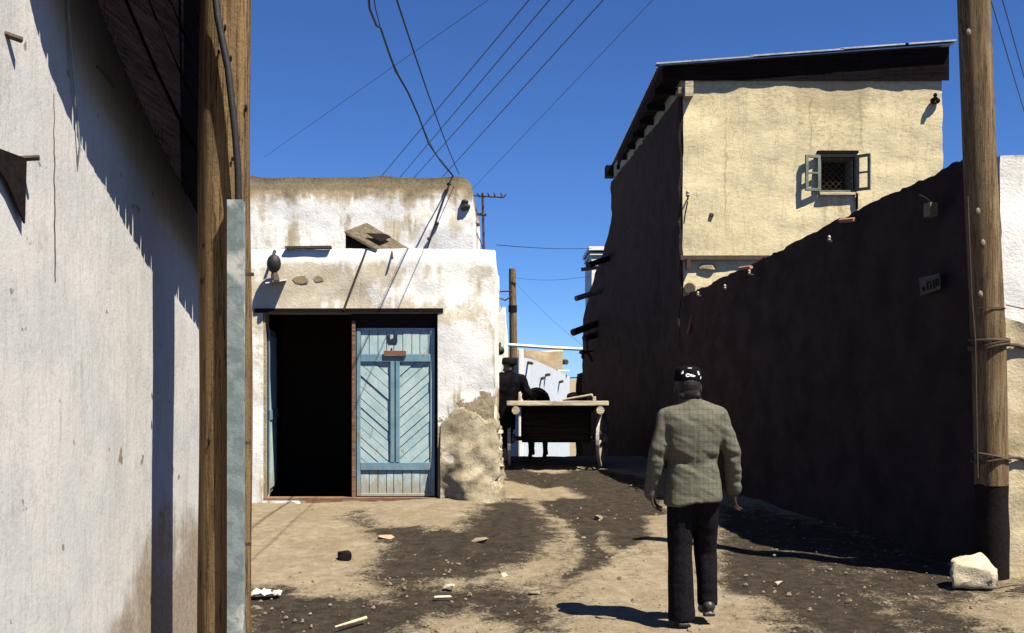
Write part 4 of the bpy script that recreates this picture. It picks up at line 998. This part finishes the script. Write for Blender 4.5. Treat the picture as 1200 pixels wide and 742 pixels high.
# ------------------------------------------------------------------ people
def hand(m, wr, dirn, side, r=1.0):
    """palm, four curled fingers and a thumb from the wrist; dirn = direction of the hand, side = towards the thumb"""
    d = Vector(dirn).normalized(); s = Vector(side); s = (s-d*s.dot(d)).normalized(); nrm = d.cross(s)
    wr = Vector(wr)
    for k, u in enumerate((.030, .010, -.010, -.030)):
        m.capsule(wr+s*u*.6, .014, wr+d*.075+s*u, .012, 10, 3)
        L = (.036, .042, .040, .031)[k]; a = wr+d*.085+s*u*1.15
        b_ = a+d*L+nrm*.010+s*u*.12; c = b_+d*L*.55+nrm*.020; e = c+d*L*.25+nrm*.022
        m.chain([(wr+d*.07+s*u, .0105), (a, .0095), (b_, .0085), (c, .008), (e, .007)])
    m.chain([(wr+d*.025+s*.030, .013), (wr+d*.055+s*.052+nrm*.01, .0105), (wr+d*.082+s*.056+nrm*.022, .009)])
def head(m, c, look=(0, 1, 0), s=1.0):
    c = Vector(c); f = Vector(look).normalized(); r = f.cross(Vector((0, 0, 1))).normalized(); u = r.cross(f)
    B = Matrix((r, f, u)).transposed().to_4x4(); B.translation = c
    k = MB(); k.ball((0, -.008, .025), .076, .094, .092); k.ball((0, .022, -.045), .060, .066, .066)
    k.capsule((0, .085, .012), .010, (0, .108, -.028), .014, 8, 3)                       # nose
    k.capsule((-.018, .083, -.062), .009, (.018, .083, -.062), .009, 8, 3); k.capsule((-.014, .081, -.075), .010, (.014, .081, -.075), .010, 8, 3)
    k.ball((0, .068, -.098), .026, .022, .018, 10, 7)
    k.capsule((-.04, .074, .030), .012, (.04, .074, .030), .012, 8, 3)
    for sx in (-1, 1): k.ball((sx*.080, -.006, -.004), .011, .022, .033, 10, 8)
    k.xf(B); m.add(k.v, k.f); return B
def person(loc, yaw, J, label, torso, sleeve, trs, coat_mat, vox=.0055, coat_fn=None, extra=None, look=(0, 1, 0)):
    T = Matrix.Translation(loc) @ Matrix.Rotation(yaw, 4, 'Z')
    m = MB(); hc = Vector(J['head'])
    B = head(m, hc, look)
    nb = Vector(J['neck'])
    m.capsule(nb-Vector((0, 0, .06)), .062, hc+Vector((0, -.012, -.06)), .054)
    m.loft([(cx_, cy_, z, rx*.86, ry*.82) for cx_, cy_, z, rx, ry in torso])
    m.ball(Vector(J['hip']), .15, .105, .13)
    for sd, sg in (('l', -1), ('r', 1)):
        sh, el, wr = (Vector(J[k+sd]) for k in ('sh', 'el', 'wr'))
        m.chain([(sh, .056), (el, .043), (wr, .028)]); hand(m, wr, J.get('hd'+sd, wr-el), J.get('th'+sd, (0, 1, 0)))
        h_, kn, an = (Vector(J[k+sd]) for k in ('hp', 'kn', 'an'))
        m.chain([(h_, .082), (kn, .055), (an, .038)]); m.capsule(an+Vector((0, -.03, -.03)), .032, an+Vector((0, .13, -.045)), .026)
    m.xf(T)
    me = fuse(m, 'person', vox, 5, loc)
    body = MB().build('person', M['skin'], None, origin=loc, mesh=me); tag(body, label, 'person')
    def child(mm, name, mat, voxel=.008, sm=5, fn=None):
        mm.xf(T); return MB().build(name, mat, body, mesh=fuse(mm, name, voxel, sm, loc, fn), origin=loc)
    Ti = T.inverted()
    def loc_fn(f): return (lambda p: T @ Vector(f(Ti @ p))) if f else None
    j = MB(); j.loft(torso, 36)
    for sd in 'lr':
        sh, el, wr = (Vector(J[k+sd]) for k in ('sh', 'el', 'wr')); a, b_, c = sleeve
        j.capsule(Vector((sh.x*.3, 0, sh.z+.062)), .045, sh, a); j.chain([(sh, a), (sh.lerp(el, .5), (a+b_)/2), (el, b_), (wr.lerp(el, -.06), c)])
    child(j, 'jacket', coat_mat, .009, 4, loc_fn(coat_fn))
    t = MB(); t.ball(J['hip'], .155, .10, .14)
    for sd in 'lr':
        t.chain(list(zip([Vector(p) for p in J['tr'+sd]], trs[sd])))
    def tf(p):
        cut = J.get('cutl', .05) if p.x < .012 else J.get('cutr', .13)
        if p.z < cut: p = Vector((p.x, p.y, cut+(p.z-cut)*.08))
        return p+Vector((.003*nz(p.x*9, p.z*7, 3), .006*nz(p.x*14, p.z*5, 7)+.004*nz(p.x*5, p.z*22, 9), 0))
    child(t, 'trousers', M['trouser'], .009, 3, loc_fn(tf))
    for sd in 'lr':
        a = Vector(J['an'+sd]); s_ = MB(); pt = J.get('pitch'+sd, 0)
        s_.capsule((0, -.03, -.02), .044, (0, .06, -.03), .043); s_.capsule((0, .06, -.03), .045, (0, .17, -.042), .038); s_.ball((0, .0, .0), .05, .055, .05)
        s_.warp(lambda p: Vector((p.x*1.02, p.y, max(p.z, -.072)))); s_.box(-.036, .036, -.07, .0, -.085, -.06)
        s_.xf(Matrix.Translation(a) @ Matrix.Rotation(pt, 4, 'X') @ Matrix.Rotation(J.get('toe'+sd, 0), 4, 'Z'))
        child(s_, 'shoe', M['leather'], .006, 2)
    for sx in (-1, 1):
        MB().ball(T @ (B @ Vector((sx*.031, .074, .008))), .0125, .0125, .0125, 10, 8).build('eye', M['eye'], body, smooth=True)
    hr = MB(); hr.ball((0, -.022, .022), .082, .092, .094); hr.capsule((-.05, -.07, -.05), .026, (.05, -.07, -.05), .026); hr.ball((0, -.045, -.03), .074, .062, .062); hr.xf(B)
    child(hr, 'hair', M['hair'], .006, 3)
    return body, T @ B, T
base = Vector((P(812, 0, 7.25).x, 7.25, gz(7.25)+.008))
J = dict(head=(-.030, .02, 1.555), neck=(-.015, -.005, 1.44), hip=(.005, 0, .90),
         shl=(-.176, -.005, 1.365), ell=(-.235, -.03, 1.120), wrl=(-.262, .03, .905), shr=(.168, .0, 1.375), elr=(.252, -.02, 1.130), wrr=(.276, .05, .905),
         hpl=(-.085, 0, .88), knl=(-.083, .0, .48), anl=(-.070, -.02, .095), hpr=(.088, .0, .88), knr=(.100, .10, .48), anr=(.108, .07, .135), cutl=.045, cutr=.125,
         trl=[(-.080, 0, .90), (-.084, .0, .66), (-.084, .0, .46), (-.080, -.01, .20), (-.076, -.01, .065)], trr=[(.082, .0, .90), (.088, .05, .67), (.098, .095, .47), (.106, .08, .28), (.108, .075, .14)],
         pitchl=0, pitchr=R(-9), hdl=(.06, .12, -1), hdr=(-.06, .12, -1), thl=(.3, 1, 0), thr=(-.3, 1, 0))
torso = [(0.0, .0, .815, .182, .135), (0.0, .0, .825, .192, .143), (.0, 0, .95, .180, .132), (-.005, -.005, 1.06, .160, .113), (-.008, -.01, 1.2, .182, .122), (-.008, -.01, 1.31, .205, .122), (-.006, -.01, 1.375, .212, .108), (-.008, -.009, 1.41, .198, .09), (-.012, -.008, 1.44, .13, .08), (-.015, -.005, 1.465, .074, .068), (-.015, -.005, 1.478, .066, .062)]
def coat(p):
    q = Vector(p)
    back = q.y < 0
    fold = .009*fb(p.x*5, p.z*13+p.x*6, 3, 3)+.006*nz(p.x*16, p.z*7, 5)
    if abs(p.x) > .2: fold += .005*nz(p.x*7, p.z*26, 4)
    q += Vector((fold*.6, -fold, 0))
    if back and p.z < 1.05 and p.x < .004: q.y += .005*min(1, (1.05-p.z)/.12)          # vent: the left tail lies under the right one
    if back and abs(p.x-.0) < .007 and p.z > 1.0: q.y += .005
    if back: q.y += .014*math.exp(-((p.z-(1.07+.18*abs(p.x)))/.03)**2)*min(1, abs(p.x)/.08)
    if p.z < .95 and p.x < 0: q.z -= .03*min(1, (.95-p.z)/.1)*min(1, -p.x/.1)
    return q
man, TB, T = person(base, 0, J, 'person walking away in a grey checked tweed jacket, dark flared trousers and embroidered cap', torso, (.062, .060, .050),
                    dict(l=[.094, .088, .080, .086, .090], r=[.094, .088, .076, .070, .068]), M['tweed'], .0048, coat)
mc = MB(); mc.loft([(-.014, -.006, 1.435, .100, .082), (-.015, -.006, 1.46, .078, .072), (-.016, -.004, 1.487, .071, .068)], 28); mc.xf(T)
MB().build('collar', M['tweed'], man, mesh=fuse(mc, 'collar', .007, 2, base), origin=base)
# black skullcap with white embroidery
cap = MB(); n = 40; rg = [(.045, .0885, .101), (.055, .0905, .103), (.09, .088, .100), (.12, .083, .094), (.134, .072, .082), (.142, .045, .05), (.144, .015, .017)]
cap.loft([(0, -.006, z, a, b_) for z, a, b_ in rg], n, 2.25); cap.xf(TB); CP = cap.build('cap', M['black_cloth'], man, smooth=True); CP['label'] = 'black skullcap with white embroidery'
def capp(a_, z):                                  # point on the cap: a_ = angle from straight back, z = height
    for (z0_, r0, s0), (z1_, r1, s1) in zip(rg, rg[1:]):
        if z0_ <= z <= z1_: t = (z-z0_)/(z1_-z0_); rx, ry = r0+(r1-r0)*t, s0+(s1-s0)*t
    e = 2.25; ca, sa = math.sin(a_), -math.cos(a_)
    return TB @ Vector((rx*math.copysign(abs(ca)**(2/e), ca), -.006+ry*math.copysign(abs(sa)**(2/e), sa), z))
def stitch(pts, r): MB().tube([capp(a_, z) for a_, z in pts], r, 6).build('embroidery', M['embroidery'], CP, smooth=True)
lp = [(-.10+.13*math.cos(2*math.pi*k/10)-.05, .081+.0085*math.sin(2*math.pi*k/10)) for k in range(11)]; stitch(lp, .0042)
stitch([(-.02, .081), (.06, .086), (.10, .077), (.16, .083), (.2, .076), (.30, .077)], .0046); stitch([(.0, .077), (.12, .074), (.24, .074)], .004)
stitch([(-.62, .090), (-.56, .100), (-.50, .108), (-.52, .100), (-.57, .092)], .005)
stitch([(.52, .106), (.60, .104), (.66, .096), (.62, .088), (.70, .085)], .0052); stitch([(.54, .098), (.60, .094)], .005)
stitch([(-.15, .128), (0, .1285), (.12, .128)], .0022)
stitch([(.95, .074), (.88, .064), (.84, .058)], .0018)

# the cart driver, in dark clothes, reins in hand
b2 = Vector((P(590, 0, 16.9).x, 16.9, gz(16.9)+.005))
J2 = dict(head=(.085, .03, 1.555), neck=(.09, 0, 1.44), hip=(.02, 0, .92),
          shl=(-.10, .0, 1.375), ell=(-.17, .10, 1.13), wrl=(-.08, .33, 1.10), shr=(.275, .0, 1.365), elr=(.36, .05, 1.15), wrr=(.29, .30, 1.10),
          hpl=(-.09, 0, .88), knl=(-.10, .05, .48), anl=(-.11, .0, .09), hpr=(.085, .0, .88), knr=(.05, -.03, .48), anr=(.0, -.14, .10),
          trl=[(-.085, 0, .90), (-.10, .03, .66), (-.10, .05, .46), (-.105, .02, .20), (-.11, .01, .13)], trr=[(.082, .0, .90), (.07, -.01, .67), (.05, -.03, .47), (.02, -.09, .25), (.0, -.13, .14)],
          pitchr=R(-14), thl=(.4, 0, 1), thr=(-.4, 0, 1))
torso2 = [(-.01, 0, .60, .185, .13), (-.01, .0, .64, .19, .14), (.01, 0, .95, .185, .14), (.03, 0, 1.08, .185, .135), (.06, 0, 1.22, .205, .14), (.085, 0, 1.33, .215, .135), (.088, 0, 1.40, .19, .11), (.09, 0, 1.445, .13, .085), (.09, 0, 1.48, .078, .07), (.09, 0, 1.49, .07, .065)]
drv, TB2, T2 = person(b2, R(-10), J2, 'person in a dark coat and fur hat walking behind the cart with the reins', torso2, (.085, .075, .06),
                 dict(l=[.105, .098, .082, .074, .070], r=[.105, .098, .082, .072, .068]), M['black_cloth'], .006, lambda p: p+Vector((.008*nz(p.x*9, p.z*12), .01*nz(p.x*8, p.z*11, 4), 0)), look=(.25, 1, -.05))
h = MB(); h.loft([(0, -.004, z, a, b_) for z, a, b_ in [(.03, .098, .112), (.04, .108, .120), (.085, .110, .122), (.125, .104, .115), (.142, .08, .09), (.146, .03, .03)]], 26, 2.2); h.xf(TB2)
h.build('fur_hat', M['fur'], drv, smooth=True)

# ------------------------------------------------------------------ cart and donkey
cx0, cY = P(651.5, 0, 16.55).x, 16.55; cz0 = gz(17.2)
CT = empty('two_wheeled_cart', (cx0, 17.2, cz0), 'two-wheeled flat wooden cart with a pale rear rail, seen from behind', 'cart')
C0 = Vector((cx0, cY, cz0))
def cb(x0, x1, y0, y1, z0, z1, name, mat, parent=None, bev=.006):
    return MB().box(x0+C0.x, x1+C0.x, y0+C0.y, y1+C0.y, z0+C0.z, z1+C0.z).build(name, M[mat], parent or CT, bevel=bev)
cb(-.735, .785, -.03, .05, .975, 1.045, 'rear_rail', 'rail_wood'); cb(-.72, .77, .05, 1.6, .95, 1.0, 'bed', 'cart_wood')
for sx in (-.60, .66):
    MB().tube([C0+Vector((sx, -.04, .905)), C0+Vector((sx, 3.0, .86))], .06, 12).build('shaft_log', M['rail_wood'], CT)
mb = MB()
for k in range(4): mb.box(C0.x-.50, C0.x+.54, C0.y+.37, C0.y+.40, C0.z+.44+.105*k, C0.z+.44+.105*k+.098)
mb.box(C0.x-.505, C0.x+.545, C0.y+.402, C0.y+.42, C0.z+.40, C0.z+.948); mb.build('tailboard', M['cart_wood'], CT)
mb = MB()
for sx in (-.51, .52): mb.box(C0.x+sx, C0.x+sx+.03, C0.y+.37, C0.y+1.55, C0.z+.44, C0.z+.94)
mb.build('side_board', M['cart_wood'], CT)
cb(-.48, .52, .43, 1.5, .42, .45, 'floor_board', 'cart_wood')
MB().tube([C0+Vector((-.72, .62, .45)), C0+Vector((.76, .62, .45))], .035, 10).build('axle', M['iron'], CT)
MB().tube([P(660, 469, 17.1), P(694, 463, 16.8)], .022, 8).build('loose_stake', M['rail_wood'], CT); cb(.56, .61, .15, .2, 1.0, 1.11, 'stake_post', 'rail_wood')
cb(-.56, -.52, .0, .05, 1.04, 1.17, 'stake_post', 'rail_wood')
def wheel(c, parent=None):
    Wh = MB().tube([c+Vector((-.15, 0, 0)), c+Vector((-.06, 0, 0)), c+Vector((.06, 0, 0)), c+Vector((.10, 0, 0))], [.05, .075, .075, .05], 12).build('wheel', M['wheel_wood'], CT, smooth=False)
    ring = lambda r0, r1, x0, x1: [c+Vector((x, r*math.cos(a), r*math.sin(a))) for a in [2*math.pi*k/36 for k in range(36)] for (x, r) in ((x0, r0), (x1, r0), (x1, r1), (x0, r1))]
    m = MB(); m.v = ring(.395, .435, -.02, .02)
    for k in range(36):
        for q in range(4): m.f.append((k*4+q, k*4+(q+1) % 4, ((k+1) % 36)*4+(q+1) % 4, ((k+1) % 36)*4+q))
    m.build('rim', M['wheel_wood'], Wh)
    m = MB(); m.v = ring(.436, .445, -.023, .023)
    for k in range(36):
        for q in range(4): m.f.append((k*4+q, k*4+(q+1) % 4, ((k+1) % 36)*4+(q+1) % 4, ((k+1) % 36)*4+q))
    m.build('tyre', M['tyre'], Wh)
    for k in range(10):
        a = 2*math.pi*k/10+.2; d = Vector((0, math.cos(a), math.sin(a)))
        MB().tube([c+d*.06, c+d*.39], [.022, .017], 8).build('spoke', M['wheel_wood'], Wh)
    return Wh
w1 = wheel(C0+Vector((-.70, .62, .45)))
w2 = w1.copy(); col.objects.link(w2); w2.parent = CT
for ch in list(w1.children):
    c_ = ch.copy(); col.objects.link(c_); c_.parent = w2
pv = Vector((-.70, .62, .45))+C0-wloc(CT)              # the right wheel stands a little askew on its worn axle
Rz = Matrix.Rotation(R(-14), 4, 'Z'); w2.rotation_euler = (0, 0, R(-14)); w2.location = pv+Vector((1.44, 0, 0))-(Rz @ pv)
# sack on the bed
mb = rock(P(676, 466, 17.5), .16, .2, .08, 4.4, .15, 18, 12); tag(mb.build('sack', M['black_cloth'], smooth=True), 'dark sack lying at the right side of the cart bed', 'sack')
# donkey in the shafts
D0 = Vector((P(630, 0, 18.5).x, 18.55, gz(18.6)))
m = MB()
m.chain([((0, 0, .93), .185), ((0, .35, .88), .20), ((0, .72, .91), .185)]); m.ball((0, -.05, .95), .19, .16, .19); m.ball((0, .30, .80), .19, .36, .17)
m.chain([((0, .78, .93), .13), ((0, 1.0, .98), .095), ((0, 1.12, .98), .085)]); m.chain([((0, 1.12, .98), .085), ((0, 1.28, .82), .07), ((0, 1.38, .68), .052)])
for sx in (-1, 1):
    m.chain([((sx*.05, 1.10, 1.04), .025), ((sx*.10, 1.04, 1.07), .03), ((sx*.15, .97, 1.06), .012)])
    m.chain([((sx*.11, -.02, .86), .115), ((sx*.12, .10, .62), .075), ((sx*.12, -.13, .40), .042), ((sx*.12, -.10, .12), .028), ((sx*.12, -.07, .04), .04)])
    m.chain([((sx*.11, .72, .80), .085), ((sx*.115, .74, .55), .055), ((sx*.115, .76, .36), .042), ((sx*.115, .74, .12), .028), ((sx*.115, .77, .04), .04)])
m.chain([((0, -.2, 1.03), .035), ((0, -.26, .85), .022), ((0, -.25, .65), .02), ((0, -.24, .5), .04)])
m.xf(Matrix.Translation(D0) @ Matrix.Rotation(R(-4), 4, 'Z'))
dk = MB().build('donkey', M['hide'], None, origin=D0, mesh=fuse(m, 'donkey', .014, 6, D0)); tag(dk, 'dark donkey harnessed in front of the cart, only its rump and legs showing', 'donkey')
mb = MB(); pts = [D0+Vector((.20*math.sin(a), .75, .93+.22*math.cos(a))) for a in [2*math.pi*k/20 for k in range(20)]]; mb.tube(pts, .04, 8, True).build('collar', M['leather'], dk, smooth=True)
hand_r = T2 @ Vector((.26, .40, 1.10))
tag(MB().tube([hand_r, hand_r.lerp(D0+Vector((.1, .3, 1.12)), .5)-Vector((0, 0, .05)), D0+Vector((.13, .25, 1.075)), D0+Vector((.09, 1.0, 1.06))], .008, 6).build('reins', M['leather'], smooth=True), 'dark rein from the driver to the donkey', 'rein')

# ------------------------------------------------------------------ litter and stones on the street
def onground(px, y, dz=.0): q = G(px, y); q.z += dz; return q
def litter(px, y, rx, ry, rz, mat, name, label, cat, seed, rot=0):
    q = onground(px, y, rz*.45); mb = hull((0, 0, 0), rx, ry, rz, seed, 12); mb.xf(Matrix.Translation(q) @ Matrix.Rotation(R(rot), 4, 'Z'))
    tag(mb.build(name, M[mat], smooth=False), label, cat)
litter(453, 632.5, .085, .06, .032, 'brick', 'brick_fragment', 'reddish flat stone on the edge of the damp patch before the blue door', 'stone', 1)
litter(560, 635, .10, .05, .03, 'rubble', 'flat_stone', 'pale flat stone lying in the middle of the damp patch', 'stone', 2, 20)
litter(587, 612.5, .075, .05, .014, 'leaf_litter', 'paper_scrap', 'white paper scrap on damp ground below the house corner', 'paper', 3, -8)
litter(526, 689, .05, .03, .02, 'stone', 'small_stone', 'small pale stone in the damp tracks, nearer of two', 'stone', 5)
litter(519, 701, .07, .022, .012, 'bone', 'wood_chip', 'pale wood chip lying across the damp tracks', 'wood chip', 6, 8)
litter(591, 675, .035, .03, .02, 'stone', 'small_stone', 'small pale stone right of the pale earth strip', 'stone', 8)
litter(627, 696, .045, .03, .02, 'rubble', 'small_stone', 'small dull stone between the damp tracks and the walking person', 'stone', 9)
litter(711, 726, .08, .05, .018, 'rubble', 'flat_stone', 'flat stone in the shadow beside the walking person', 'stone', 10, -30)
litter(913, 685, .035, .03, .02, 'stone', 'small_stone', 'small pale stone right of the walking person', 'stone', 11)
litter(702, 608, .05, .05, .03, 'rubble', 'small_stone', 'small stone in the dark rut before the cart', 'stone', 12)
q = onground(404, 656); tag(rock(q+Vector((0, 0, .03)), .06, .06, .05, 14, .3, 12, 8).build('dark_clod', M['tar'], smooth=True), 'round black clod on the pale ground before the doorway', 'clod')
q = onground(411, 733, .02); d = Vector((.09, .09, .01)); tag(MB().tube([q-d, q+d*.2, q+d], [.006, .011, .013], 8).build('broken_stick', M['bone']), 'short pale broken stick near the bottom of the street', 'stick')
mb = MB(); q = onground(312, 699, .02); n_ = 9
vs = [q+Vector((u*.026+.02*nz(u*.9, v*.8), v*.022+.02*nz(u*.8, v*.9, 4), .075*abs(nz(u*.7, v*.8, 2))-.005)) for v in range(-3, 4) for u in range(-4, 5)]
mb.add(vs, [(j*9+i, j*9+i+1, (j+1)*9+i+1, (j+1)*9+i) for j in range(6) for i in range(8)]); o = mb.build('crumpled_paper', M['leaf_litter']); sm = o.modifiers.new('t', 'SOLIDIFY'); sm.thickness = .003
tag(o, 'white crumpled paper lying beside the near pole', 'paper')
mb = MB(); q = onground(1184, 694, .01); r_ = random.Random(4)
for k in range(7):
    a = q+Vector((r_.uniform(-.12, .1), r_.uniform(-.08, .1), .01)); mb.tube([a, a+Vector((r_.uniform(.1, .25), r_.uniform(-.1, .1), r_.uniform(.0, .05))), a+Vector((r_.uniform(.25, .42), r_.uniform(-.12, .12), r_.uniform(.0, .04)))], .006, 5)
tag(mb.build('dry_twigs', M['iron']), 'small heap of dry twigs below the clay buttress', 'twigs')
# gravel and crumbs: far too many to count
mb = MB(); r_ = random.Random(11)
def crumb(x, y, s_):
    z = gz(y)+.022*fb(x*.9, y*.9, 3, 3)+.010*fb(x*4, y*4, 9, 3)
    base_ = [Vector((s_*r_.uniform(.6, 1.3)*math.cos(a), s_*r_.uniform(.6, 1.3)*math.sin(a), 0)) for a in (0, 1.25, 2.5, 3.8, 5.0)]
    c = Vector((x, y, z-.002)); t = Vector((r_.uniform(-.3, .3)*s_, r_.uniform(-.3, .3)*s_, s_*r_.uniform(.45, .9)))
    vs = [c+p for p in base_]+[c+t+p*.5 for p in base_]
    mb.add(vs, [(4, 3, 2, 1, 0), (5, 6, 7, 8, 9)]+[(i, (i+1) % 5, (i+1) % 5+5, i+5) for i in range(5)])
for k in range(3800):
    y = 6.7+13*r_.random()**1.6; x = r_.uniform(-.46*y-.0, .45*y)
    if y > 12.9 and x < -.2: continue
    if nz(x*1.4, y*1.4, 5) < r_.uniform(-.5, .45): continue
    crumb(x, y, r_.choice((.005, .006, .007, .008, .010, .012, .016, .018)) if r_.random() < .97 else r_.uniform(.018, .028))
tag(mb.build('gravel', M['rubble'], origin=(0, 0, 0)), 'small crumbs and gravel scattered over the street', 'gravel', kind='stuff')
